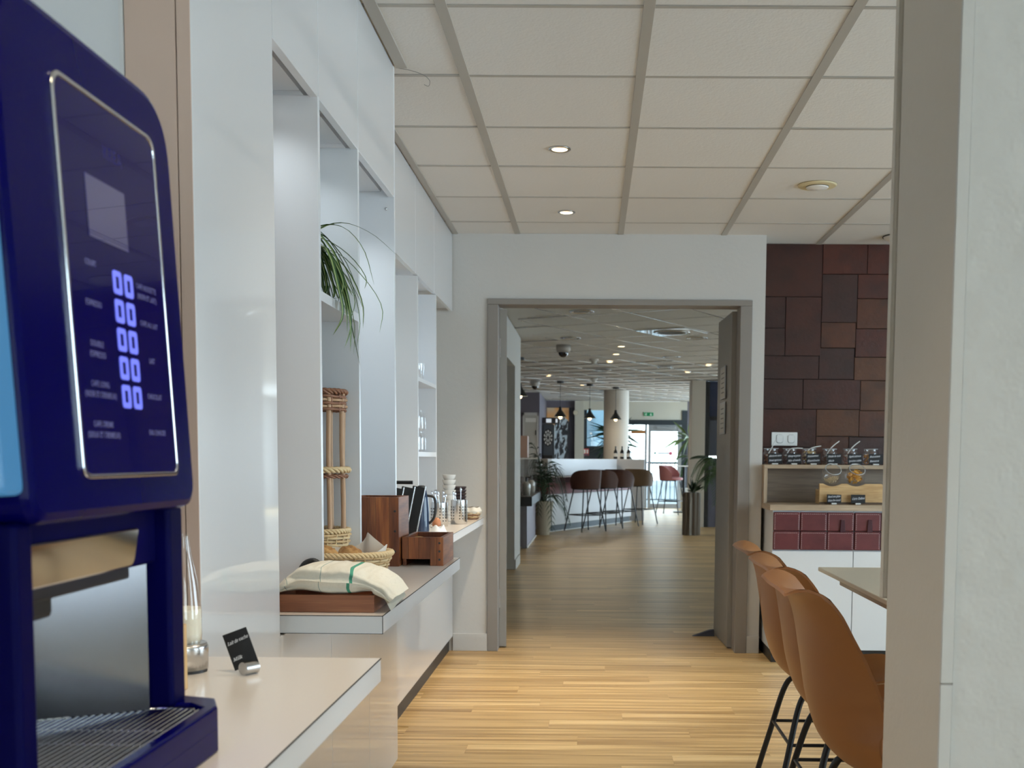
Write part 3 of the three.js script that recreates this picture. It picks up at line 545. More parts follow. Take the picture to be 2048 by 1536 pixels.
function chalk(key, lines, w = 256, h = 180, size = 52) {
  return CH[key] ??= mat([1, 1, 1], 0.55, { map: canvasTex(w, h, (c) => {
    c.fillStyle = '#06060a'; c.fillRect(0, 0, w, h); c.fillStyle = '#e9e9ee'; c.strokeStyle = '#e9e9ee'; c.font = `italic ${size}px serif`; c.textBaseline = 'middle';
    lines.forEach((s, i) => { c.save(); c.translate(w * 0.07, h * (i + 0.62) / (lines.length + 0.25)); c.rotate(-0.07); c.transform(1, 0, -0.18, 1, 0, 0); c.fillText(s, 0, 0, w * 0.88); c.lineWidth = 0.6; c.strokeText(s, 0, 0, w * 0.88); c.restore(); });
  }) });
}
function tag(label, lines, [x, y, z], w, h, turn = 0, back = 0.12, roll = 0, key, foot = M.white, group) {
  const t = thing('chalkboard_sign', label, 'sign', [x, y, z], group);
  const board = new THREE.Group(); void board;
  const m4 = new THREE.Matrix4().makeTranslation(x, y, z).multiply(new THREE.Matrix4().makeRotationY(turn)).multiply(new THREE.Matrix4().makeRotationX(-back)).multiply(new THREE.Matrix4().makeRotationZ(roll));
  const b = part(t, 'board', new THREE.BoxGeometry(w, h, 0.0016).translate(0, h / 2 + 0.006, 0).applyMatrix4(m4), M.black);
  part(b, 'writing', new THREE.PlaneGeometry(w * 0.995, h * 0.995).translate(0, h / 2 + 0.006, 0.0010).applyMatrix4(m4), chalk(key, lines, 256, Math.round(256 * h / w), lines.length > 1 ? 46 : 54));
  return [t, m4];
}
{
  const w = 0.039, h = 0.060, [x, y, z] = [-0.5465, HC, -1.775];
  const [t] = tag('black chalkboard sign for milk tilted in a round steel clip', ['Lait de vache', 'Milk'], [x, y + 0.006, z], w, h, 0.1, 0.18, 0.36, 'lait');
  const c = new THREE.CylinderGeometry(0.0105, 0.0105, 0.026, 28).rotateX(Math.PI / 2).rotateY(-0.55).translate(x + 0.003, y + 0.0105, z + 0.004);
  part(t, 'steel_clip', c, M.brushed);
}

// ================================================================ ON THE MIDDLE WORKTOP
// tray and towel
{
  const t = thing('wooden_tray', 'low brown wooden tray under the folded towel', 'tray', [-0.60, HC, -2.61]);
  part(t, 'front_board', bx(-0.735, -0.483, HC, HC + 0.039, -2.487, -2.499, 0.001), M.traywood);
  part(t, 'back_board', bx(-0.735, -0.483, HC, HC + 0.039, -2.741, -2.753, 0.001), M.traywood);
  part(t, 'side_board', bx(-0.495, -0.4835, HC, HC + 0.0385, -2.4995, -2.7405, 0.001), M.traywood);
  part(t, 'side_board', bx(-0.735, -0.7235, HC, HC + 0.0385, -2.4995, -2.7405, 0.001), M.traywood);
  part(t, 'bottom', bx(-0.7235, -0.495, HC, HC + 0.008, -2.4995, -2.7405), M.traywood);
}
{
  const stripes = canvasTex(1024, 256, (c, w, h) => {
    c.fillStyle = '#f1ead9'; c.fillRect(0, 0, w, h);
    for (let k = 0; k < 9000; k++) { c.fillStyle = `rgba(120,110,90,${rnd() * 0.06})`; c.fillRect(rnd() * w, rnd() * h, rnd() * 14, 1); }
    const band = (u, wd, col) => { c.fillStyle = col; c.fillRect(u * w, 0, wd, h); };
    band(0.645, 26, '#4f9f83'); band(0.41, 5, '#8fa297'); band(0.13, 5, '#8fa297');
  });
  const m = mat([1, 1, 1], 0.92, { map: stripes, bumpMap: fabricBump, bumpScale: 0.0005, side: THREE.DoubleSide });
  // a folded bundle: section runs from the front fold over the top and back under
  const top = (u) => { const x = -0.715 + u * 0.275; const a = Math.min(1, Math.max(0, (x + 0.72) / 0.085)), b = Math.min(1, Math.max(0, (-0.437 - x) / 0.135)); return 0.842 + 0.070 * Math.pow(Math.sin(a * Math.PI / 2), 0.9) * Math.pow(Math.sin(b * Math.PI / 2), 0.8); };
  const bot = (u) => { const x = -0.715 + u * 0.275, b = Math.min(1, Math.max(0, (-0.437 - x) / 0.06)); return 0.8515 + 0.004 * Math.sin(u * 9) - (1 - b) * 0.024 * (x > -0.482 ? 1 : 0.0); };
  const g = surface(110, 44, (u, v) => {
    const x0 = -0.715 + u * 0.275, y1 = Math.max(top(u), bot(u) + 0.006), y0 = bot(u), a = v * Math.PI * 2, cx = Math.cos(a), sy = Math.sin(a);
    const hz = 0.118 * Math.pow(Math.abs(cx), 0.45) * Math.sign(cx), hy = Math.pow(Math.abs(sy), 0.7) * Math.sign(sy);
    const n = vnoise(u * 9 + 3, v * 7 + 1) - 0.5, n2 = vnoise(u * 30, v * 14 + 5) - 0.5;
    const lift = hy > 0 ? 1 : 0;
    const fold = Math.abs(cx) > 0.7 ? 0.0035 * Math.sin(hy * 9 + u * 4) : 0;
    return { x: x0 + fold * 0.4 + 0.010 * n * (u > 0.8 ? 1.4 : 0.5) + (0.012 * hy - 0.006) * (u - 0.5), y: (y0 + y1) / 2 + (y1 - y0) / 2 * hy + (0.010 * n + 0.004 * n2) * lift, z: -2.60 + hz + fold + 0.012 * n, u: u + (hy > 0 ? 0.05 * (1 - cx) / 2 : 0) + (v - 0.1) * 0.02, v };
  });
  const t = thing('kitchen_towel', 'white kitchen towel with green stripes folded on the tray', 'towel', [-0.58, 0.85, -2.60]);
  part(t, 'folded_cloth', g, m);
  const tail = surface(24, 24, (u, v) => { const s = 0.062 * u; return { x: -0.505 + s * 0.9 + 0.006 * Math.sin(v * 7), y: 0.872 - 0.012 * u - 0.040 * u * u + 0.005 * Math.sin(v * 9 + u * 5), z: -2.50 - 0.19 * v + 0.010 * Math.sin(u * 6), u: 0.8 + 0.1 * u, v }; });
  part(t, 'hanging_corner', tail, m);
  single('tongs', 'black tongs handle lying behind the folded towel', 'tongs', [-0.655, 0.86, -2.74], tube([V(-0.715, 0.868, -2.728), V(-0.695, 0.898, -2.728), V(-0.672, 0.902, -2.728), V(-0.65, 0.87, -2.728)], 0.008, 24, 8), M.black);
}
// baskets of woven willow: rings of strands passing in and out of upright stakes
function weave(t, cx, y0, z0, prof, rings, stakes, strand, mats, seg = 96) {
  for (let k = 0; k < rings; k++) {
    const f = (k + 0.5) / rings, pts = [], [rx, rz, y] = prof(f);
    for (let i = 0; i < seg; i++) { const a = i / seg * Math.PI * 2, w = Math.sin(a * stakes / 2 + (k % 2) * Math.PI) * strand * 0.8; pts.push(V(cx + Math.cos(a) * (rx + w), y0 + y + Math.sin(a * 3 + k) * 0.0012, z0 + Math.sin(a) * (rz + w))); }
    part(t, 'willow_strand', tube(pts, strand, seg, 5, true), mats[k % mats.length]);
  }
  const st = [];
  for (let i = 0; i < stakes; i++) { const a = i / stakes * Math.PI * 2 + 0.05, pts = []; for (let j = 0; j <= 4; j++) { const [rx, rz, y] = prof(j / 4); pts.push(V(cx + Math.cos(a) * rx, y0 + y, z0 + Math.sin(a) * rz)); } st.push(tube(pts, strand * 0.7, 6, 5)); }
  part(t, 'stakes', st, mats[0]);
}
function braid(t, cx, y, z0, rx, rz, r, turns, m, name = 'braided_rim') {
  for (let s = 0; s < 3; s++) { const pts = []; for (let i = 0; i < 120; i++) { const a = i / 120 * Math.PI * 2, b = a * turns + s * Math.PI * 2 / 3; pts.push(V(cx + Math.cos(a) * (rx + Math.cos(b) * r), y + Math.sin(b) * r, z0 + Math.sin(a) * (rz + Math.cos(b) * r))); } part(t, name, tube(pts, r * 0.85, 150, 5, true), m); }
}
{
  const c = [-0.662, HC, -2.952];
  const t = thing('bread_basket', 'oval woven willow bread basket with paper liner', 'basket', c);
  part(t, 'base', cyl(0, 0, 0.004, 0, 0.098, 0.098, 40).scale(1, 1, 0.86).translate(c[0], HC + 0.0005, c[2]), M.wicker);
  weave(t, c[0], HC + 0.004, c[2], (f) => [0.100 + 0.034 * f, 0.086 + 0.032 * f, 0.086 * f], 11, 30, 0.0037, [M.wicker, M.wickerPale]);
  braid(t, c[0], HC + 0.094, c[2], 0.134, 0.118, 0.0048, 24, M.wickerPale);
  const liner = surface(60, 10, (u, v) => { const a = u * Math.PI * 2, w = 0.006 * Math.sin(a * 9) + 0.004 * Math.sin(a * 4 + 1), peak = Math.exp(-Math.pow((a - 5.35) / 0.30, 2)) + 0.35 * Math.exp(-Math.pow((a - 0.15) / 0.25, 2)); return { x: c[0] + Math.cos(a) * (0.098 + 0.026 * v + w * v - 0.016 * peak * v), y: HC + 0.02 + 0.078 * v + 0.048 * peak * v + w * 0.4, z: c[2] + Math.sin(a) * (0.084 + 0.024 * v + w * v - 0.018 * peak * v) }; });
  part(t, 'paper_liner', liner, M.paper);
  const crust = mat([1, 1, 1], 0.7, { map: leatherTex([0.72, 0.47, 0.25], [0.92, 0.76, 0.52]), bumpMap: plasterBump, bumpScale: 0.003 });
  const loaf = (name, label, x, y, z, s, ry) => { const g = new THREE.SphereGeometry(1, 32, 20); const p = g.attributes.position; for (let i = 0; i < p.count; i++) { const k = 1 + 0.10 * Math.sin(p.getX(i) * 9) * Math.max(0, p.getY(i)) + 0.05 * (vnoise(p.getX(i) * 4 + 9, p.getZ(i) * 4 + 5) - 0.5); p.setXYZ(i, p.getX(i) * k, p.getY(i) * k, p.getZ(i) * k); } g.computeVertexNormals(); g.scale(...s).rotateY(ry).translate(x, y, z); single(name, label, 'bread', [x, y, z], g, crust, 'bread in the willow basket'); };
  loaf('bread_roll', 'pale crusty loaf lying in the willow basket nearest its divider', c[0] - 0.050, HC + 0.090, c[2] + 0.015, [0.030, 0.024, 0.07], 0.9);
  loaf('bread_roll', 'crusty brown loaf lying in the willow basket beside the paper', c[0] + 0.020, HC + 0.086, c[2] - 0.03, [0.028, 0.023, 0.062], 0.5);
}
// tall cane rack for baguettes, in the niche under the plant
{
  const c = [-0.778, HC, -3.170], r = 0.086;
  const t = thing('baguette_rack', 'tall cane baguette rack standing in the niche under the plant', 'rack', c);
  part(t, 'base', cyl(c[0], HC, HC + 0.006, c[2], 0.072, 0.072, 32), M.wickerDark);
  weave(t, c[0], HC + 0.006, c[2], (f) => [0.070 + 0.022 * f, 0.070 + 0.022 * f, 0.125 * f], 14, 20, 0.0042, [M.wickerPale, M.wicker], 72);
  braid(t, c[0], HC + 0.138, c[2], r + 0.004, r + 0.004, 0.0045, 16, M.wickerPale);
  for (let k = 0; k < 9; k++) { const a = k / 9 * Math.PI * 2 + 0.16; part(t, 'cane_post', tube([0.10, 0.24, 0.36, 0.48, 0.53].map((h, i) => V(c[0] + Math.cos(a) * (r - 0.006 + 0.002 * Math.sin(k + i * 2)), HC + h, c[2] + Math.sin(a) * (r - 0.006))), 0.0068, 16, 8), M.cane); }
  braid(t, c[0], HC + 0.308, c[2], r + 0.004, r + 0.004, 0.0052, 12, M.wickerPale, 'middle_band');
  braid(t, c[0], HC + 0.290, c[2], r - 0.001, r - 0.001, 0.0035, 10, M.wickerDark, 'middle_band');
  weave(t, c[0], HC + 0.470, c[2], (f) => [r - 0.003, r - 0.003, 0.045 * f], 5, 18, 0.0045, [M.wickerDark, M.cane], 72);
  braid(t, c[0], HC + 0.524, c[2], r - 0.002, r - 0.002, 0.0048, 12, M.wickerDark);
}
// wooden boxes with dowelled corners; fronts built of glued staves
function dowelBox(t, x0, x1, y0, y1, z0, z1, staves, arch) {
  const th = 0.012, tones = [mat([1, 1, 1], 0.42, { map: acaciaTex }), mat([1.25, 1.2, 1.1], 0.42, { map: acaciaTex }), mat([0.72, 0.62, 0.55], 0.42, { map: acaciaTex })];
  let x = x0; staves.forEach(([w, k], i) => { const xe = i === staves.length - 1 ? x1 : x + w * (x1 - x0); part(t, 'stave', bx(x + 0.0002, xe - 0.0002, y0 + (arch && i < staves.length - 2 ? arch : 0), y1, z0, z0 - th, 0.0006, true, i * 0.31, i * 0.17), tones[k]); x = xe; });
  part(t, 'back_board', bx(x0, x1, y0, y1, z1 + th, z1, 0.001, true), tones[2]);
  part(t, 'side_board', bx(x1 - th, x1, y0, y1, z0 - th, z1 + th, 0.001), tones[0]); part(t, 'side_board', bx(x0, x0 + th, y0, y1, z0 - th, z1 + th, 0.001), tones[2]);
  part(t, 'bottom', bx(x0 + th, x1 - th, y0 + 0.02, y0 + 0.028, z0 - th, z1 + th), tones[2]);
  for (let k = 0; k < 3; k++) part(t, 'dowel', new THREE.CylinderGeometry(0.0035, 0.0035, 0.003, 14).rotateX(Math.PI / 2).translate(x1 - 0.012, y0 + (y1 - y0) * (0.22 + k * 0.29), z0 + 0.0008), M.black);
}
{
  let t = thing('wooden_box', 'tall dark wooden box with corner dowels behind the bread basket', 'box', [-0.68, HC, -3.64]);
  dowelBox(t, -0.76, -0.609, HC, 1.03, -3.544, -3.74, [[0.34, 2], [0.18, 0], [0.28, 1], [0.2, 2]]);
  t = thing('wooden_box', 'low brown wooden box with an arched foot at the worktop end', 'box', [-0.54, HC, -3.71]);
  dowelBox(t, -0.604, -0.473, HC, 0.903, -3.573, -3.835, [[0.16, 0], [0.24, 1], [0.28, 2], [0.16, 0], [0.16, 1]], 0.022);
  single('bread_crust', 'golden piece of bread showing over the low wooden box', 'bread', [-0.56, 0.86, -3.63], sphere(-0.556, 0.892, -3.61, 0.016, 1.5, 0.75, 1.0, 18), mat([0.62, 0.36, 0.13], 0.7, { bumpMap: plasterBump, bumpScale: 0.004 }));
}
// spider plant on the shelf
function ribbon(pts, width, dark, pale, fold = 0.25) {      // an arching strap leaf, pale stripe along the middle
  const c = new THREE.CatmullRomCurve3(pts), n = 14, pos = [], prof = [-1, -0.32, 0, 0.32, 1];
  const D = pts[pts.length - 2].clone().sub(pts[0]).setY(0).normalize(), s = V(-D.z, 0, D.x);
  for (let i = 0; i <= n; i++) {
    const t = i / n, p = c.getPoint(t), d = c.getTangent(t);
    const nn = s.clone().cross(d).normalize(), w = width * Math.min(1, 0.45 + t * 3) * Math.pow(1 - t, 0.55) + 0.0003;
    prof.forEach((q) => { const v = p.clone().addScaledVector(s, q * w).addScaledVector(nn, Math.abs(q) * w * fold); pos.push(v.x, v.y, v.z); });
  }
  // split columns so that the stripe has a sharp edge
  const P = [], C = [], I = [];
  for (let k = 0; k < 4; k++) for (let i = 0; i <= n; i++) for (const q of [k, k + 1]) { const o = (i * 5 + q) * 3; P.push(pos[o], pos[o + 1], pos[o + 2]); C.push(...(k === 1 || k === 2 ? pale : dark)); }
  for (let k = 0; k < 4; k++) for (let i = 0; i < n; i++) { const a = k * (n + 1) * 2 + i * 2; I.push(a, a + 1, a + 3, a, a + 3, a + 2); }
  const g = new THREE.BufferGeometry(); g.setAttribute('position', new THREE.Float32BufferAttribute(P, 3)); g.setAttribute('color', new THREE.Float32BufferAttribute(C, 3)); g.setIndex(I); g.computeVertexNormals();
  g.setAttribute('uv', new THREE.BufferAttribute(new Float32Array(P.length / 3 * 2), 2)); return g;
}
{
  const c = [-0.80, 1.565, -3.03];
  const t = thing('spider_plant', 'spider plant with striped arching leaves spilling over the white shelf', 'plant', c);
  part(t, 'pot', lathe([[0, 0.0005], [0.05, 0.0005], [0.062, 0.10], [0.066, 0.10], [0.066, 0.112], [0.058, 0.112], [0.056, 0.09], [0, 0.09]], c[0], c[1], c[2], 28), M.white);
  const m = mat([1, 1, 1], 0.5, { vertexColors: true, side: THREE.DoubleSide, transmission: 0.25, thickness: 0 });
  const leaf = (pts, w, k = rnd()) => { const s = 0.75 + 0.5 * k; part(t, 'leaf', ribbon(pts, w, [0.030 * s, 0.095 * s, 0.016 * s], [0.36, 0.42, 0.15]), m); };
  const o = V(c[0], c[1] + 0.10, c[2]);
  for (let k = 0; k < 46; k++) {
    const a = rr(-1.25, 1.25) + (k % 4 === 0 ? rr(-1.2, 1.2) : 0), reach = rr(0.10, 0.20), rise = rr(0.02, 0.10), drop = rr(0.06, 0.25);
    const d = V(Math.cos(a), 0, Math.sin(a) * 0.75);
    const pts = [o.clone().add(V(rr(-0.015, 0.015), 0, rr(-0.015, 0.015))), o.clone().addScaledVector(d, reach * 0.35).add(V(0, rise, 0)), o.clone().addScaledVector(d, reach * 0.75).add(V(0, rise * 0.6 - drop * 0.22, 0)), o.clone().addScaledVector(d, reach).add(V(0, -drop * 0.65, 0)), o.clone().addScaledVector(d, reach * 1.06).add(V(rr(-0.02, 0.02), -drop * 1.05, rr(-0.02, 0.02)))];
    for (const q of pts) { if (q.x < XA + 0.012) { q.y = Math.max(q.y, 1.574); q.z = Math.min(-2.835, Math.max(-3.255, q.z)); q.x = Math.max(q.x, -0.95); } }
    leaf(pts, rr(0.008, 0.0125));
  }
  // the long arching ones
  leaf([o, V(-0.735, 1.745, -3.02), V(-0.66, 1.765, -3.0), V(-0.58, 1.735, -2.98), V(-0.505, 1.672, -2.97)], 0.0065, 0.4);
  leaf([o, V(-0.73, 1.755, -3.02), V(-0.66, 1.755, -3.0), V(-0.605, 1.70, -2.99), V(-0.575, 1.605, -2.99)], 0.0075, 0.3);
  leaf([o, V(-0.70, 1.70, -3.03), V(-0.61, 1.63, -3.0), V(-0.555, 1.545, -2.99), V(-0.56, 1.48, -2.98)], 0.0065, 0.9);
  leaf([o, V(-0.70, 1.69, -2.99), V(-0.65, 1.60, -2.98), V(-0.635, 1.50, -2.98), V(-0.652, 1.44, -2.98)], 0.0095, 0.6);
  leaf([o, V(-0.70, 1.70, -2.96), V(-0.66, 1.59, -2.95), V(-0.65, 1.52, -2.95), V(-0.675, 1.47, -2.95)], 0.0095, 0.5);
}

// ================================================================ ON THE FAR WORKTOP
const HF = 0.80;
{
  const c = [-0.785, HF, -5.18];
  const t = thing('kettle', 'tall blue insulated jug standing at the worktop edge', 'jug', [c[0], HF, c[2]]);
  const bl = mat([0.010, 0.028, 0.075], 0.35, { clearcoat: 0.6 });
  part(t, 'body', lathe([[0, 0.001], [0.033, 0.001], [0.036, 0.02], [0.035, 0.11], [0.030, 0.17], [0.022, 0.205], [0, 0.205]], c[0], HF, c[2], 28), bl);
  part(t, 'lid', lathe([[0, 0.205], [0.02, 0.205], [0.018, 0.222], [0.012, 0.226], [0, 0.226]], c[0], HF, c[2], 24), M.black);
  part(t, 'handle', tube([V(c[0] + 0.024, HF + 0.18, c[2]), V(c[0] + 0.058, HF + 0.17, c[2]), V(c[0] + 0.058, HF + 0.08, c[2]), V(c[0] + 0.034, HF + 0.05, c[2])], 0.006, 20, 8), M.black);
  // bin with slanting black trays
  const b = thing('tray_rack', 'rack of slanting black trays with steel hinge arms', 'rack', [-0.74, HF, -4.55]);
  for (let k = 0; k < 3; k++) {
    const g = new THREE.BoxGeometry(0.052, 0.20, 0.007).rotateX(-0.1).rotateZ(-0.2).translate(-0.800 + k * 0.030, HF + 0.135, -4.50 - k * 0.09);
    const tr = part(b, 'tray', g, M.black);
    part(tr, 'steel_edge', rod(V(-0.790 + k * 0.030, HF + 0.035, -4.49 - k * 0.09), V(-0.752 + k * 0.030, HF + 0.235, -4.505 - k * 0.09), 0.003, 0.003, 8), M.chrome);
  }
  part(b, 'base', bx(-0.86, -0.72, HF + 0.0005, HF + 0.036, -4.42, -4.78, 0.003), M.acacia);
  part(b, 'top_bar', rod(V(-0.86, HF + 0.252, -4.62), V(-0.735, HF + 0.252, -4.62), 0.007, 0.008, 10), M.blackMetal);
  part(b, 'upright', bx(-0.87, -0.855, HF + 0.02, HF + 0.26, -4.6, -4.64, 0.002), M.blackMetal);
  // egg
  const e = thing('egg_holder', 'white crinkled egg holder in front of the cutlery pots', 'egg holder', [-0.732, HF, -5.30]);
  part(e, 'cup', lathe([[0, 0.001], [0.034, 0.001], [0.026, 0.012], [0.036, 0.032], [0.033, 0.033], [0.02, 0.014], [0, 0.012]], -0.732, HF, -5.30, 24), M.porcelain);
  part(e, 'skirt', surface(48, 4, (u, v) => { const a = u * Math.PI * 2; return { x: -0.732 + Math.cos(a) * (0.036 + 0.014 * (1 - v)), y: HF + 0.002 + v * (0.03 + 0.008 * Math.sin(a * 5)), z: -5.30 + Math.sin(a) * (0.036 + 0.014 * (1 - v)) }; }), mat([0.8, 0.8, 0.78], 0.3, { side: THREE.DoubleSide }));
  single('egg', 'brown egg sitting in the white holder', 'egg', [-0.732, HF + 0.04, -5.30], lathe([[0, -0.026], [0.014, -0.022], [0.0215, -0.008], [0.021, 0.006], [0.015, 0.021], [0.006, 0.029], [0, 0.030]], -0.732, HF + 0.043, -5.30, 24), mat([0.50, 0.20, 0.09], 0.45));
}
function cutleryPot(label, x, z, h, full) {
  const t = thing('cutlery_pot', label, 'cutlery pot', [x, HF, z], 'perforated steel pots');
  part(t, 'pot', [lathe([[0, 0.001], [0.044, 0.001], [0.044, h], [0.042, h], [0.042, 0.004], [0, 0.004]], x, HF, z, 36)], M.steel);
  part(t, 'rim', new THREE.TorusGeometry(0.0435, 0.0012, 6, 36).rotateX(Math.PI / 2).translate(x, HF + h, z), M.chrome);
  const hole = new THREE.CylinderGeometry(0.0034, 0.0034, 0.0015, 12).rotateX(Math.PI / 2);
  for (let r = 0; r < 5; r++) for (let k = 0; k < 16; k++) { if (k % 4 === 3) continue; const a = k / 16 * Math.PI * 2 + 0.2; part(t, 'hole', hole.clone().translate(0, HF + 0.03 + r * 0.0155, 0.0438).rotateY(a).translate(x, 0, z), M.black); }
  for (let k = 0; k < full; k++) {
    const a = rr(0, 6.28), b = a + rr(-0.8, 0.8), r0 = rr(0.01, 0.03), r1 = rr(0.02, 0.04), top = h + rr(0.03, 0.065), p0 = V(x + Math.cos(a) * r0 * 0.6, HF + 0.006, z + Math.sin(a) * r0 * 0.6), p1 = V(x + Math.cos(b) * r1, HF + top, z + Math.sin(b) * r1);
    const f = single(k % 2 ? 'fork' : 'spoon', k % 2 ? `steel fork standing in the ${label}` : `steel spoon standing in the ${label}`, 'cutlery', [p0.x, p0.y, p0.z], [rod(p0, p1, 0.0018, 0.0024, 6), sphere(p1.x, p1.y, p1.z, 0.007, 0.75, 1.9, 0.4, 10)], M.chrome, `cutlery in the ${label}`); void f;
  }
}
cutleryPot('fuller perforated steel cutlery pot beside the egg', -0.787, -5.80, 0.122, 14);
cutleryPot('emptier perforated steel cutlery pot beside the lined basket', -0.712, -6.02, 0.128, 3);
{
  const c = [-0.70, HF, -6.48];
  const t = thing('lined_basket', 'small round wicker basket lined with white cloth', 'basket', c);
  part(t, 'base', cyl(c[0], HF + 0.0003, HF + 0.004, c[2], 0.04, 0.04, 24), M.wickerDark);
  weave(t, c[0], HF + 0.003, c[2], (f) => [0.042 + 0.016 * f, 0.05 + 0.016 * f, 0.038 * f], 6, 16, 0.0035, [M.wickerDark, M.wicker, M.wickerPale], 60);
  part(t, 'cloth_liner', surface(48, 8, (u, v) => { const a = u * Math.PI * 2, w = 0.003 * Math.sin(a * 7); return { x: c[0] + Math.cos(a) * (0.064 - 0.02 * Math.abs(v - 0.4) + w), y: HF + 0.032 + 0.038 * v + w, z: c[2] + Math.sin(a) * (0.072 - 0.02 * Math.abs(v - 0.4) + w) }; }), mat([0.7, 0.66, 0.58], 0.9, { side: THREE.DoubleSide }));
  for (let k = 0; k < 9; k++) single('cup', 'white coffee cup in the tall stack by the end wall', 'cup', [-0.79, HF + 0.001 + k * 0.028, -6.22], lathe([[0, 0], [0.024, 0], [0.034, 0.02], [0.038, 0.034], [0.036, 0.034], [0.031, 0.018], [0, 0.006]], -0.79, HF + 0.001 + k * 0.028, -6.22, 24), M.porcelain, 'stack of white cups');
  for (let k = 0; k < 10; k++) single('bowl', 'dark brown bowl in the stack beside the white cups', 'bowl', [-0.765, HF + 0.001 + k * 0.018, -6.36], lathe([[0, 0], [0.035, 0], [0.052, 0.018], [0.056, 0.028], [0.053, 0.028], [0.046, 0.015], [0, 0.006]], -0.765, HF + 0.001 + k * 0.018, -6.36, 24), mat([0.055, 0.04, 0.045], 0.4), 'stack of dark bowls');
  for (const [z, y, h, lab] of [[-5.62, 1.5355, 0.07, 'small glass tumbler on the upper shelf of the tower'], [-5.70, 1.5355, 0.085, 'taller glass tumbler on the upper shelf of the tower']]) single('glass_tumbler', lab, 'glass', [-0.875, y, z], lathe([[0, 0.001], [0.022, 0.001], [0.028, h], [0.0265, h], [0.021, 0.006], [0, 0.006]], -0.875, y, z, 24), M.glass);
  for (let k = 0; k < 2; k++) for (let j = 0; j < 2; j++) single('glass_jar', `clear glass jar on the lower shelf of the tower, ${j ? 'stacked on another' : 'standing on the board'}`, 'jar', [-0.88, 1.1815 + j * 0.105, -5.60 - k * 0.11], lathe([[0, 0.001], [0.034, 0.001], [0.038, 0.012], [0.038, 0.075], [0.03, 0.088], [0.03, 0.102], [0.028, 0.102], [0.028, 0.088], [0.036, 0.073], [0.036, 0.014], [0, 0.006]], -0.88, 1.1815 + j * 0.105, -5.60 - k * 0.11, 24), M.glass, j ? 'stacked glass jars' : 'standing glass jars');
}

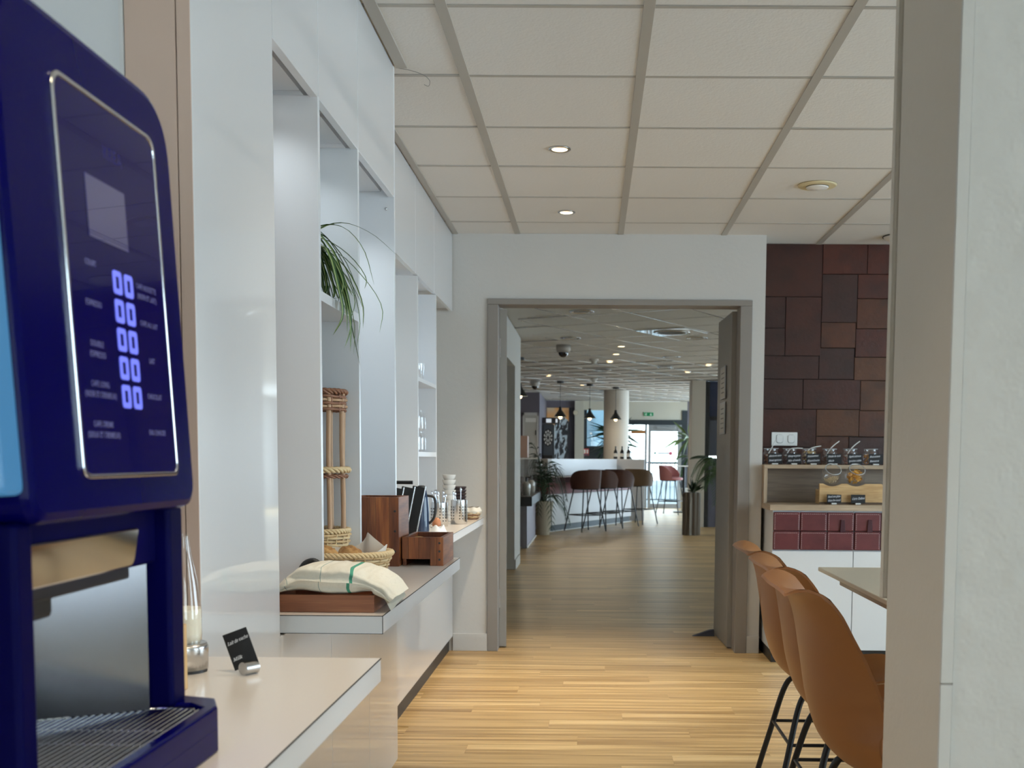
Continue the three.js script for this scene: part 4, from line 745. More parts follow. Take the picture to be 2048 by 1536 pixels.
// ================================================================ RIGHT: CEREAL SIDEBOARD
{
  const ZF = -6.385, units = [[1.022, 1.479, 'nearer the doorway'], [1.481, 2.08, 'farther from the doorway']];
  const leather = mat([1, 1, 1], 0.38, { map: leatherTex([0.34, 0.15, 0.17], [0.44, 0.21, 0.22]) }), stitchM = mat([0.62, 0.50, 0.48], 0.8), strapM = mat([0.05, 0.006, 0.013], 0.55);
  const stitch = bx(-0.0035, 0.0035, -0.0008, 0.0008, 0, 0.0012), stitchV = bx(-0.0008, 0.0008, -0.0035, 0.0035, 0, 0.0012);
  units.forEach(([a, b, w], n) => {
    const t = thing('sideboard', `white sideboard with burgundy leather squares, the unit ${w}`, 'sideboard', [(a + b) / 2, 0, -6.65], 'sideboard units');
    part(t, 'carcass', bx(a, b, 0.072, 0.868, ZF - 0.02, -6.94), M.satin);
    part(t, 'door', bx(a + 0.001, b - 0.001, 0.074, 0.640, ZF, ZF - 0.0195, 0.001), mat([0.76, 0.775, 0.79], 0.2, { clearcoat: 0.6, clearcoatRoughness: 0.08 }));
    part(t, 'toe_kick', bx(a + (n ? 0 : 0.005), b, 0, 0.072, ZF - 0.012, -6.94), M.black);
    if (!n) part(t, 'side_panel', bx(a - 0.002, a + 0.001, 0.074, 0.868, ZF, -6.685, 0.0005), M.satin);
    const cols = Math.round((b - a) / 0.1515);
    for (let c = 0; c < cols; c++) for (let r = 0; r < 2; r++) {
      const x0 = a + c * (b - a) / cols, x1 = a + (c + 1) * (b - a) / cols, y0 = 0.646 + r * 0.1075, y1 = y0 + 0.1065;
      const q = part(t, 'leather_square', bx(x0 + 0.001, x1 - 0.001, y0 + 0.001, y1, ZF + 0.010, ZF - 0.0195, 0.006, false, rnd(), rnd()), leather);
      const st = [];
      for (let x = x0 + 0.012; x < x1 - 0.010; x += 0.011) st.push(stitch.clone().translate(x, y1 - 0.0095, ZF + 0.0098));
      for (let y = y0 + 0.012; y < y1 - 0.010; y += 0.011) st.push(stitchV.clone().translate(x1 - 0.0095, y, ZF + 0.0098), stitchV.clone().translate(x0 + 0.0095, y, ZF + 0.0098));
      part(q, 'stitching', st, stitchM);
      if (r === 1 && (n ? c === 0 : c === 2)) { const xs = (x0 + x1) / 2 + 0.01; part(q, 'strap_handle', plate(new THREE.Shape([new THREE.Vector2(-0.011, 0.07), new THREE.Vector2(0.011, 0.07), new THREE.Vector2(0.015, 0), new THREE.Vector2(-0.015, 0)]), 0.009, [V(1, 0, 0), V(0, 1, 0), V(0, 0, 1)], 0.002).translate(xs, y0 - 0.004, ZF + 0.011), strapM, 'dark burgundy leather pull strap'); }
    }
  });
  const top = thing('oak_worktop', 'pale oak top board over the burgundy leather squares', 'worktop', [1.55, 0.869, -6.66]);
  part(top, 'board', bx(1.002, 2.08, 0.869, 0.902, ZF + 0.006, -6.94, 0.0015), M.oak);
  const sh = thing('jar_shelf', 'raised oak shelf with a grey oak back carrying the row of jars', 'shelf', [1.55, 0.902, -6.8]);
  part(sh, 'top_board', bx(1.002, 2.08, 1.104, 1.126, -6.62, -6.94, 0.001), M.oak); part(sh, 'side_board', bx(1.002, 1.022, 0.9025, 1.1035, -6.62, -6.94, 0.001, true), M.oak); part(sh, 'back_board', bx(1.0225, 2.08, 0.9025, 1.1035, -6.78, -6.80), M.greyoak);
  // double switch on the tiled wall
  const sw = thing('light_switch', 'white double light switch on the brown tiled wall', 'switch', [1.165, 1.245, -6.94]);
  part(sw, 'plate', bx(1.092, 1.250, 1.240, 1.322, -6.945, -6.952, 0.003), M.white);
  for (const x of [1.123, 1.193]) { const s = roundRect(x, x + 0.038, 1.258, 1.306, [0.014, 0.014, 0.010, 0.010]); part(sw, 'rocker', plate(s, 0.004, [V(1, 0, 0), V(0, 1, 0), V(0, 0, 1)], 0.001).translate(0, 0, -6.945), M.white); const ring = roundRect(x - 0.0018, x + 0.0398, 1.2562, 1.3078, 0.014); ring.holes.push(roundRect(x, x + 0.038, 1.258, 1.306, 0.014)); part(sw, 'rocker_gap', plate(ring, 0.0006, [V(1, 0, 0), V(0, 1, 0), V(0, 0, 1)]).translate(0, 0, -6.9449), mat([0.3, 0.3, 0.3], 0.6)); }
  // six jars in a row, each with its spoon and sign
  const fills = [[[0.45, 0.16, 0.06], 'dried apricots'], [[0.16, 0.10, 0.10], 'mixed seeds'], [[0.55, 0.38, 0.16], 'hazelnut pieces'], [[0.20, 0.14, 0.12], 'cereal petals'], [[0.42, 0.17, 0.11], 'speculoos crumbs'], [[0.60, 0.28, 0.05], 'dried banana']];
  const texts = [['Abricots secs', 'Dried apricots'], ['Mélange de graines', 'Mix of seeds'], ['Noisettes', 'Hazelnuts'], ['Pétales de maïs', 'Maïs'], ['Spéculoos', 'Speculoos cookies'], ['Bananes', 'Banana']];
  [1.065, 1.178, 1.292, 1.415, 1.537, 1.66].forEach((x, k) => {
    const z = -6.78, t = thing('cereal_jar', `squat glass jar of ${fills[k][1]} on the raised shelf`, 'jar', [x, 1.126, z], 'jars on the raised shelf');
    part(t, 'glass_body', lathe([[0, 0.001], [0.043, 0.001], [0.047, 0.008], [0.047, 0.068], [0.040, 0.080], [0.041, 0.094], [0.043, 0.096]], x, 1.126, z, 30), M.glass);
    part(t, 'glass_rim', new THREE.TorusGeometry(0.042, 0.0022, 8, 32).rotateX(Math.PI / 2).translate(x, 1.221, z), M.glassRim);
    const g = []; for (let i = 0; i < 90; i++) { const a = rr(0, 6.28), r = Math.sqrt(rnd()) * 0.038; g.push(new THREE.IcosahedronGeometry(rr(0.004, 0.007), 0).scale(1, rr(0.5, 1), 1).rotateY(rr(0, 3)).translate(x + Math.cos(a) * r, 1.126 + 0.006 + rnd() * (k === 2 ? 0.075 : 0.058), z + Math.sin(a) * r)); }
    const f = part(t, 'filling', g, mat(fills[k][0], 0.7)); f.userData.kind = 'stuff';
    const dir = k === 0 ? [0.028, 0.045] : k === 1 ? [0.075, -0.003] : k === 2 ? [0.07, 0.012] : [0.055, 0.042];
    if (k < 5) single('serving_spoon', `white plastic spoon leaning out of the jar of ${fills[k][1]}`, 'spoon', [x, 1.19, z], [tube([V(x - 0.022, 1.18, z), V(x, 1.218, z + 0.004), V(x + dir[0] * 0.5, 1.226 + dir[1] * 0.5, z + 0.006), V(x + dir[0], 1.226 + dir[1], z + 0.006)], 0.0032, 20, 6), sphere(x - 0.022, 1.18, z, 0.011, 1, 0.5, 0.8, 10)], M.white, 'spoons in the jars');
    const [s] = tag(`small chalkboard sign for the ${fills[k][1]} on the raised shelf`, texts[k], [x + 0.012, 1.1265, -6.700], 0.084, 0.060, 0, 0.14, 0, 'jar' + k, M.white, 'signs on the raised shelf');
    part(s, 'wooden_foot', bx(x - 0.006, x + 0.030, 1.1262, 1.1345, -6.692, -6.710, 0.002), M.white);
  });
  // sloping wooden holder with two tilted globe jars
  const st = thing('jar_holder', 'pale wooden holder with scooped rests for two globe jars', 'holder', [1.56, 0.902, -6.57]);
  const s2 = new THREE.Shape(); s2.moveTo(1.303, 0.903); s2.lineTo(1.90, 0.903); s2.lineTo(1.90, 1.020);
  for (const cx of [1.71, 1.515, 1.378]) { s2.lineTo(cx + 0.052, 1.020); s2.quadraticCurveTo(cx + 0.03, 1.006, cx, 1.005); s2.quadraticCurveTo(cx - 0.03, 1.006, cx - 0.052, 1.020); }
  s2.lineTo(1.303, 1.020);
  const gs = plate(s2, 0.018, [V(1, 0, 0), V(0, 1, 0), V(0, 0, 1)], 0.0015); part(st, 'front_board', metreUV(gs.translate(0, 0, -6.520)), M.palewood);
  part(st, 'back_board', bx(1.303, 1.90, 0.903, 0.985, -6.615, -6.600, 0.001), M.palewood); part(st, 'end_board', bx(1.303, 1.315, 0.9032, 0.98, -6.5995, -6.5205, 0.001), M.palewood); part(st, 'base_strip', bx(1.303, 1.90, 0.9025, 0.914, -6.5005, -6.495), mat([0.10, 0.055, 0.03], 0.6));
  [[1.378, 'pale rolled oats', [0.58, 0.45, 0.27], 0.40], [1.515, 'golden corn flakes', [0.74, 0.38, 0.06], 0.78]].forEach(([x, what, col, full], k) => {
    const c = V(x, 1.066, -6.548), t = thing('globe_jar', `tilted globe glass jar of ${what} in the wooden holder`, 'jar', [c.x, c.y - 0.05, c.z]);
    const tilt = new THREE.Matrix4().makeTranslation(c.x, c.y, c.z).multiply(new THREE.Matrix4().makeRotationX(0.75)).multiply(new THREE.Matrix4().makeRotationZ(-0.1));
    part(t, 'glass_body', lathe([[0, -0.052], [0.032, -0.050], [0.050, -0.030], [0.060, 0.0], [0.054, 0.028], [0.044, 0.042], [0.046, 0.050], [0.044, 0.053]], 0, 0, 0, 34).applyMatrix4(tilt), M.glass);
    part(t, 'glass_rim', new THREE.TorusGeometry(0.0455, 0.0025, 8, 40).rotateX(Math.PI / 2).translate(0, 0.051, 0).applyMatrix4(tilt), M.glassRim);
    const g = []; let n = 0; while (n < (k ? 130 : 260)) { const p = V(rr(-0.05, 0.05), rr(-0.05, 0.05), rr(-0.05, 0.05)); if (p.length() > 0.046 || p.y > -0.05 + full * 0.1 + 0.008 * Math.sin(p.x * 60)) continue; const sz = k ? rr(0.007, 0.012) : rr(0.0025, 0.004); const q = k ? new THREE.SphereGeometry(sz, 6, 3, 0, 6.28, 0, 1.1) : new THREE.IcosahedronGeometry(sz, 0); g.push(q.scale(1, rr(0.4, 0.8), rr(0.7, 1)).rotateX(rr(0, 6)).rotateY(rr(0, 6)).translate(c.x + p.x, c.y + p.y, c.z + p.z)); n++; }
    const f = part(t, 'filling', g, mat(col, 0.55, { side: THREE.DoubleSide })); f.userData.kind = 'stuff';
    const [s] = tag(`chalkboard sign for the ${k ? 'corn flakes' : 'gluten free muesli'} before the wooden holder`, k ? ['Corn flakes'] : ['Muesli sans gluten', 'Gluten free muesli'], [x + (k ? 0.005 : 0.004), 0.903, -6.470], 0.082, 0.050, 0, 0.12, k ? 0 : -0.02, 'globe' + k);
    part(s, 'wooden_foot', bx(x - 0.012, x + 0.018, 0.9022, 0.911, -6.461, -6.479, 0.002), M.white);
  });
}

// ================================================================ TABLE AND SHELL CHAIRS
{
  const t = thing('dining_table', 'cream rectangular table with the shell chairs drawn up', 'table', [1.3, 0, -3.3]);
  part(t, 'tabletop', bx(0.862, 1.72, 0.735, 0.75, -2.15, -4.29, 0.003), mat([0.66, 0.60, 0.48], 0.4));
  part(t, 'apron', bx(0.93, 1.66, 0.69, 0.735, -2.22, -4.22), mat([0.4, 0.36, 0.3], 0.5));
  for (const z of [-2.5, -3.3]) part(t, 'leg', cyl(1.32, 0.0, 0.69, z, 0.035, 0.035, 20), M.blackMetal);
}
// one-piece shell: a section from the front lip over the seat and up the back, widening into wings at the top
function shell(seatH, backTop, width, depth, wing = 1) {
  const key = [[depth * 0.52, seatH - 0.025], [depth * 0.47, seatH + 0.006], [depth * 0.25, seatH + 0.004], [0, seatH - 0.012], [-depth * 0.26, seatH - 0.006], [-depth * 0.42, seatH + 0.05], [-depth * 0.50, seatH + 0.14], [-depth * 0.545, seatH + (backTop - seatH) * 0.62], [-depth * 0.585, backTop - 0.06], [-depth * 0.635, backTop - 0.016], [-depth * 0.72, backTop]];
  const c = new THREE.CatmullRomCurve3(key.map(([x, y]) => V(x, y, 0)));
  const f = (u, v, off) => {
    const p = c.getPoint(v), d = c.getTangent(v), s = u * 2 - 1, n = V(-d.y, d.x, 0);
    const w = width / 2 * (0.84 + 0.16 * Math.sin(Math.min(1, v * 2.2) * Math.PI / 2)) * (v > 0.80 ? 1 - 0.16 * Math.pow((v - 0.80) / 0.20, 2) : 1) * (v < 0.06 ? 0.93 + v : 1);
    const side = (0.03 + 0.085 * Math.exp(-Math.pow((v - 0.60) / 0.17, 2)) * wing + 0.012 * Math.min(1, v)) * (v > 0.85 ? 1 - 0.5 * (v - 0.85) / 0.15 : 1) * Math.pow(Math.abs(s), 2.3);
    const top = v > 0.86 ? -0.025 * Math.pow(Math.abs(s), 3) * (v - 0.86) / 0.14 : 0;
    return V(p.x, p.y + top, -s * w).addScaledVector(n, -side + off);
  };
  const a = surface(26, 48, (u, v) => f(u, v, 0.0035)), b = surface(26, 48, (u, v) => f(1 - u, v, -0.0035));
  const edge = (g1) => surface(96, 1, (t, k) => { const q = t * 4, e = q < 1 ? [q, 0] : q < 2 ? [1, q - 1] : q < 3 ? [3 - q, 1] : [0, 4 - q]; return f(e[0], e[1], k ? 0.0035 : -0.0035); });
  return join([a, b, edge()]);
}
{
  const g = shell(0.45, 0.872, 0.47, 0.46);
  const t = thing('shell_chair', 'caramel shell chair at the cream table, the one beside the sideboard', 'chair', [0.80, 0, -3.63], 'caramel shell chairs');
  const put = (name, geo, m) => { const o = shadow(new THREE.Mesh(geo, m)); o.name = name; t.add(o); return o; };
  put('seat_shell', g, mat([0.32, 0.125, 0.036], 0.42, { side: THREE.DoubleSide }));
  const under = 0.425, foot = [[0.20, 0.21], [0.20, -0.21], [-0.24, 0.22], [-0.24, -0.22]], head = [[0.13, 0.13], [0.13, -0.13], [-0.13, 0.13], [-0.13, -0.13]];
  for (let k = 0; k < 4; k++) put('leg', tube([V(head[k][0] * 0.5, under, head[k][1] * 0.9), V(head[k][0] * 0.95, under, head[k][1]), V(head[k][0] * 1.08, under - 0.02, head[k][1] * 1.04), V((head[k][0] * 1.1 + foot[k][0]) / 2, under / 2, (head[k][1] * 1.05 + foot[k][1]) / 2), V(foot[k][0], 0.012, foot[k][1])], 0.0095, 40, 10), M.blackMetal);
  for (let k = 0; k < 4; k++) put('foot_cap', cyl(foot[k][0], 0.0005, 0.016, foot[k][1], 0.012, 0.012, 12), M.black);
  const mid = (k, h) => V(head[k][0] * 1.1 + (foot[k][0] - head[k][0] * 1.1) * (1 - h / under), h, head[k][1] * 1.05 + (foot[k][1] - head[k][1] * 1.05) * (1 - h / under));
  put('stretcher', rod(mid(2, 0.27), mid(3, 0.27), 0.0055), M.blackMetal); put('stretcher', rod(mid(0, 0.27), mid(2, 0.27), 0.0055), M.blackMetal); put('stretcher', rod(mid(1, 0.27), mid(3, 0.27), 0.0055), M.blackMetal);
  put('seat_plate', bx(-0.11, 0.11, under - 0.004, under + 0.010, -0.11, 0.11, 0.003), M.blackMetal);
  copy(t, [0.785, 0, -3.13], 0.0, 'caramel shell chair at the cream table, between two like it');
  copy(t, [0.745, 0, -2.62], -0.02, 'caramel shell chair at the cream table, the one beside the partition wall');
}

// ================================================================ CEILING FITTINGS, BREAKFAST ROOM
function downlight(x, z, where, power) {
  const t = thing('downlight', `small round ceiling spot ${where}`, 'ceiling light', [x, CEIL, z], 'ceiling spots of the breakfast room');
  part(t, 'ring', lathe([[0.034, -0.001], [0.046, -0.001], [0.047, -0.005], [0.040, -0.008], [0.034, -0.006]], x, CEIL, z, 32), M.steel);
  part(t, 'lamp_face', cyl(x, CEIL - 0.004, CEIL - 0.001, z, 0.033, 0.033, 28), M.bulbWarm);
  const l = new THREE.SpotLight(WARM, power, 0, 0.72, 0.8); l.name = 'downlight'; l.position.set(x, CEIL - 0.012, z); l.target.position.set(x, 0, z); l.castShadow = true; l.shadow.radius = 1.6; scene.add(l, l.target);
}
for (const [x, z, w, p] of [[-0.15, -6.10, 'before the doorway', POWER.spotsFar], [-0.15, -4.87, 'above the aisle floor', POWER.spotsFar], [-0.15, -2.45, 'above the towel tray', POWER.spotsNear], [-0.15, -1.25, 'above the coffee machine', POWER.spotsNear], [-0.15, -0.05, 'over the aisle behind the coffee machine', POWER.spotsBack], [1.65, -3.0, 'above the cream table', POWER.spotsDining], [1.65, -5.2, 'before the sideboard', POWER.spotsDining]]) downlight(x, z, w, p);
{
  const s = thing('ceiling_speaker', 'flat cream ceiling disc with a white centre', 'speaker', [1.053, CEIL, -5.475]);
  part(s, 'flange', lathe([[0, -0.001], [0.092, -0.001], [0.092, -0.005], [0.085, -0.010], [0, -0.010]], 1.053, CEIL, -5.475, 40), mat([0.62, 0.54, 0.34], 0.5));
  part(s, 'centre', lathe([[0, -0.010], [0.055, -0.010], [0.05, -0.018], [0, -0.022]], 1.053, CEIL, -5.475, 32), M.white);
  const d = thing('ceiling_dome', 'white dome light at the ceiling edge by the tiled wall', 'ceiling light', [1.78, CEIL, -6.70]);
  part(d, 'dome', lathe([[0, -0.045], [0.06, -0.036], [0.095, -0.012], [0.10, -0.001], [0, -0.001]], 1.78, CEIL, -6.70, 40), M.white);
  part(d, 'rim', new THREE.TorusGeometry(0.101, 0.003, 8, 40).rotateX(Math.PI / 2).translate(1.78, CEIL - 0.004, -6.70), M.black);
  single('cable_tie', 'thin grey wire curling down from the ceiling beside the wall cabinets', 'wire', [-0.65, CEIL, -3.89], tube([V(-0.67, CEIL - 0.002, -3.885), V(-0.62, CEIL - 0.006, -3.90), V(-0.575, CEIL - 0.02, -3.91), V(-0.56, CEIL - 0.035, -3.915), V(-0.565, CEIL - 0.05, -3.92), V(-0.58, CEIL - 0.045, -3.92)], 0.0009, 40, 5), mat([0.2, 0.2, 0.2], 0.6));
}

// ================================================================ THE HALL BEYOND
// ceiling fittings
{
  for (const [x, z] of [[-0.111, -10.167], [-0.253, -12.402], [1.112, -12.314], [0.998, -14.621], [1.02, -16.3], [0.15, -16.9]]) {
    const t = thing('ring_light', 'round recessed hall ceiling light with a bright metal ring', 'ceiling light', [x, CEIL, z], 'recessed ring lights of the hall');
    part(t, 'ring', lathe([[0.085, -0.001], [0.115, -0.001], [0.112, -0.010], [0.092, -0.012], [0.085, -0.006]], x, CEIL, z, 36), M.chrome);
    part(t, 'bowl', lathe([[0, -0.001], [0.085, -0.001], [0.08, -0.004], [0, -0.006]], x, CEIL, z, 28), mat([0.05, 0.055, 0.06], 0.08, { clearcoat: 1 }));
    part(t, 'tube', bx(x - 0.07, x + 0.07, CEIL - 0.014, CEIL - 0.006, z - 0.012, z + 0.012, 0.003), M.white);
  }
  const [x, z] = [0.80, -11.75], t = thing('air_diffuser', 'large white ceiling plate with a dark round air outlet', 'air vent', [x, CEIL, z]);
  const plateG = new THREE.BoxGeometry(0.56, 0.006, 0.56).rotateY(-0.515).translate(x, CEIL - 0.006, z);
  part(t, 'plate', plateG, mat([0.8, 0.82, 0.84], 0.15, { clearcoat: 1 })); part(t, 'ring', lathe([[0.15, -0.009], [0.19, -0.009], [0.185, -0.02], [0.15, -0.016]], x, CEIL, z, 36), M.chrome); part(t, 'outlet', cyl(x, CEIL - 0.013, CEIL - 0.009, z, 0.15, 0.15, 36), M.black);
  let n = 0;
  for (const [x, z] of [[0.32, -13.3], [0.28, -14.3], [0.22, -15.5], [1.75, -14.6], [1.60, -15.9], [1.42, -17.2], [-0.72, -18.2], [-0.2, -20.4]]) {
    const s = thing('hall_spot', 'tiny lit ceiling spot in the hall', 'ceiling light', [x, CEIL, z], 'tiny spots in the hall ceiling');
    part(s, 'ring', new THREE.TorusGeometry(0.042, 0.005, 8, 28).rotateX(Math.PI / 2).translate(x, CEIL - 0.003, z), M.chrome);
    part(s, 'lamp_face', cyl(x, CEIL - 0.006, CEIL - 0.001, z, 0.038, 0.038, 20), M.bulbHall);
    if (n++ % 2 === 0) { const l = new THREE.SpotLight(WARM, POWER.hallSpots, 0, 0.9, 0.9); l.name = 'hall_spot'; l.position.set(x, CEIL - 0.012, z); l.target.position.set(x, 0, z); l.castShadow = true; l.shadow.radius = 1.6; scene.add(l, l.target); }
  }
  for (const [x, z, lab] of [[-0.352, -13.23, 'white dome camera with a dark lens under the hall ceiling'], [-1.0, -19.5, 'white dome camera beside the pendant lamps']]) {
    const s = thing('dome_camera', lab, 'camera', [x, CEIL, z]);
    part(s, 'housing', lathe([[0, -0.001], [0.085, -0.001], [0.085, -0.05], [0.07, -0.085], [0, -0.085]], x, CEIL, z, 28), mat([0.5, 0.48, 0.46], 0.5));
    part(s, 'dome', new THREE.SphereGeometry(0.058, 24, 12, 0, 6.2832, 1.5708, 1.5708).translate(x, CEIL - 0.086, z), mat([0.006, 0.006, 0.02], 0.06, { clearcoat: 1 }));
  }
  for (const [x, z, lab] of [[0.005, -15.07, 'small smoke detector under the hall ceiling nearer the doorway'], [0.01, -18.77, 'small smoke detector under the hall ceiling near the bar']]) { const s = thing('smoke_detector', lab, 'detector', [x, CEIL, z]); part(s, 'base', cyl(x, CEIL - 0.025, CEIL - 0.001, z, 0.06, 0.06, 24), M.tile); part(s, 'sensor', cyl(x, CEIL - 0.062, CEIL - 0.025, z, 0.032, 0.042, 24), M.tile); }
}
// pendant lamps
{
  const first = { o: null };
  for (const [x, z, drop, lab] of [[-0.562, -19.44, 0.545, 'black cone pendant lamp hanging over the first bar stool'], [-0.06, -20.17, 0.54, 'black cone pendant lamp hanging between its two neighbours over the bar'], [0.417, -20.97, 0.53, 'black cone pendant lamp hanging before the round column'], [-0.965, -14.9, 0.44, 'black cone pendant lamp hanging by the hall wall']]) {
    const t = thing('pendant_lamp', lab, 'lamp', [x, CEIL, z], 'pendant lamps'), y = CEIL - drop; void first;
    part(t, 'ceiling_rose', cyl(x, CEIL - 0.035, CEIL - 0.001, z, 0.06, 0.06, 24), M.black);
    part(t, 'cord', rod(V(x, CEIL - 0.03, z), V(x, y + 0.09, z), 0.0045), M.black);
    part(t, 'socket', lathe([[0, 0.11], [0.02, 0.11], [0.028, 0.09], [0.022, 0.075], [0.032, 0.06], [0.03, 0.045]], x, y, z, 20), M.black);
    part(t, 'shade', lathe([[0.028, 0.055], [0.045, 0.03], [0.10, -0.05], [0.112, -0.064], [0.108, -0.064], [0.042, 0.02], [0.026, 0.045]], x, y, z, 30), mat([0.01, 0.012, 0.012], 0.4, { side: THREE.DoubleSide }));
    part(t, 'bulb', sphere(x, y - 0.062, z, 0.032, 1, 1.15, 1, 16), lamp([1, 0.72, 0.36], 7));
    const l = new THREE.PointLight(WARM, POWER.pendants); l.name = 'pendant_lamp'; l.position.set(x, y - 0.062, z); l.castShadow = true; l.shadow.radius = 1.4; scene.add(l);
  }
}
// bar counter, running away at an angle
{
  const A = V(-0.70, 0, -17.40), Bp = V(0.706, 0, -20.57), d = Bp.clone().sub(A), L = d.length(); d.normalize();
  const yaw = Math.atan2(-d.z, d.x), t = thing('bar_counter', 'white hall bar counter with a burgundy band and raised back', 'counter', [0, 0, -18.9]);
  const m4 = new THREE.Matrix4().makeTranslation(A.x, 0, A.z).multiply(new THREE.Matrix4().makeRotationY(yaw));      // local x runs along the front, -z goes behind it
  const lb = (...a) => bx(...a).applyMatrix4(m4);
  const white = mat([0.70, 0.715, 0.74], 0.4);
  part(t, 'front_panel', lb(0, L, 0.10, 0.58, 0, -0.05, 0.002), white); part(t, 'front_panel', lb(0, L * 0.5, 0.10, 0.58, 0.001, -0.04, 0.002), white);
  part(t, 'plinth', lb(0.0, L, 0, 0.10, -0.03, -0.06), mat([0.04, 0.06, 0.07], 0.5));
  part(t, 'floor_trim', lb(0, L, 0, 0.012, 0.01, -0.02), M.white);
  part(t, 'burgundy_band', lb(0, L - 0.05, 0.585, 0.755, 0.02, -0.44, 0.003), M.burgundy);
  part(t, 'bar_top', lb(-0.05, L - 0.05, 0.76, 0.85, 0.10, -0.45, 0.004), mat([0.10, 0.045, 0.06], 0.35));
  part(t, 'raised_back', lb(0.06, L + 0.02, 0.855, 1.132, -0.30, -0.62, 0.004), white); part(t, 'raised_back', lb(0.06, 0.20, 0.855, 1.132, -0.02, -0.30, 0.004), mat([0.48, 0.47, 0.46], 0.5)); part(t, 'back_body', lb(0, L, 0, 0.755, -0.47, -0.62), white); part(t, 'raised_end', bx(0.16, 0.95, 0, 1.132, -20.80, -21.05, 0.004), white);  // grey end of the raised back has its shade put into the colour
  const P = (x, z) => V(x, 0, z).applyMatrix4(m4);
  [0.52, 0.60, 0.69].forEach((f, k) => {
    const p = V(0.42 + k * 0.12, 0, -20.92), b = thing('wine_bottle', 'dark wine bottle with a white label standing on the bar', 'bottle', [p.x, 1.1325, p.z], 'bottles on the bar'); void f;
    part(b, 'bottle_glass', lathe([[0, 0], [0.036, 0], [0.037, 0.12], [0.030, 0.15], [0.014, 0.175], [0.013, 0.22], [0.015, 0.235], [0, 0.236]], p.x, 1.1325, p.z, 20), mat([0.008, 0.009, 0.010], 0.15)); part(b, 'paper_label', lathe([[0.0378, 0.045], [0.0378, 0.105]], p.x, 1.1325, p.z, 20), mat([0.75, 0.75, 0.72], 0.7, { side: THREE.DoubleSide }));
  });
  // bar stools
  const barrel = (a, v, off) => { const r = 0.225 + 0.02 * v + off, t = Math.pow(Math.abs(a) / 1.95, 4.5), y = 0.672 + v * (0.292 - 0.17 * t); return V(-Math.cos(a) * r, y, Math.sin(a) * r); };
  const g = join([surface(40, 10, (u, v) => barrel((u * 2 - 1) * 1.95, v, 0.008)), surface(40, 10, (u, v) => barrel((1 - u * 2) * 1.95, v, -0.008)), surface(40, 1, (u, v) => barrel((u * 2 - 1) * 1.95, 1, v ? -0.008 : 0.008)), lathe([[0, 0.67], [0.215, 0.67], [0.228, 0.69], [0.222, 0.72], [0.16, 0.735], [0, 0.735]], 0, 0, 0, 32)]);
  const st = thing('bar_stool', 'dark brown bar stool nearest the reception desk', 'stool', [0, 0, 0], 'bar stools');
  const put = (name, geo, m) => { const o = shadow(new THREE.Mesh(geo, m)); o.name = name; st.add(o); return o; };
  put('seat_shell', g, M.mocha);
  const foot = [[0.235, 0.235], [0.235, -0.235], [-0.235, 0.235], [-0.235, -0.235]];
  for (const [x, z] of foot) { put('leg', rod(V(x, 0.003, z), V(x * 0.55, 0.67, z * 0.55), 0.010, 0.010, 8), M.blackMetal); }
  const q = (k, h) => V(foot[k][0] * (1 - 0.45 * h / 0.67), h, foot[k][1] * (1 - 0.45 * h / 0.67));
  for (const [a, b] of [[0, 1], [1, 3], [3, 2], [2, 0]]) put('footrest', rod(q(a, 0.26), q(b, 0.26), 0.008, 0.008, 8), M.blackMetal);
  put('seat_plate', bx(-0.15, 0.15, 0.655, 0.672, -0.15, 0.15, 0.003), M.blackMetal);
  const along = [0.55, 1.25, 1.95, 2.85], labs = ['', 'second dark brown bar stool from the reception desk', 'dark brown bar stool beside the tan one', 'tan bar stool at the end of the bar'];
  along.forEach((s, k) => { const p = P(s, 0.40), o = k ? copy(st, [p.x, 0, p.z], 0, labs[k]) : st; o.position.set(p.x, 0, p.z); o.rotation.y = yaw + 1.05; if (k === 3) o.children[0].material = M.tan; });
  // pink stool and high table near the exit
  const r = copy(st, [1.62, 0, -23.3], Math.PI + 0.4, 'rose pink bar stool at the high table near the exit'); r.children[0].material = M.rose; r.scale.setScalar(1.05);
}
{
  const t = thing('high_table', 'small white high table near the exit door', 'table', [1.95, 0, -24.1]);
  part(t, 'tabletop', bx(1.55, 2.3, 0.98, 1.0, -23.8, -24.5, 0.004), M.white); part(t, 'leg', cyl(1.95, 0.02, 0.98, -24.15, 0.03, 0.03, 16), M.blackMetal); part(t, 'foot', cyl(1.95, 0, 0.02, -24.15, 0.22, 0.22, 28), M.blackMetal);
}
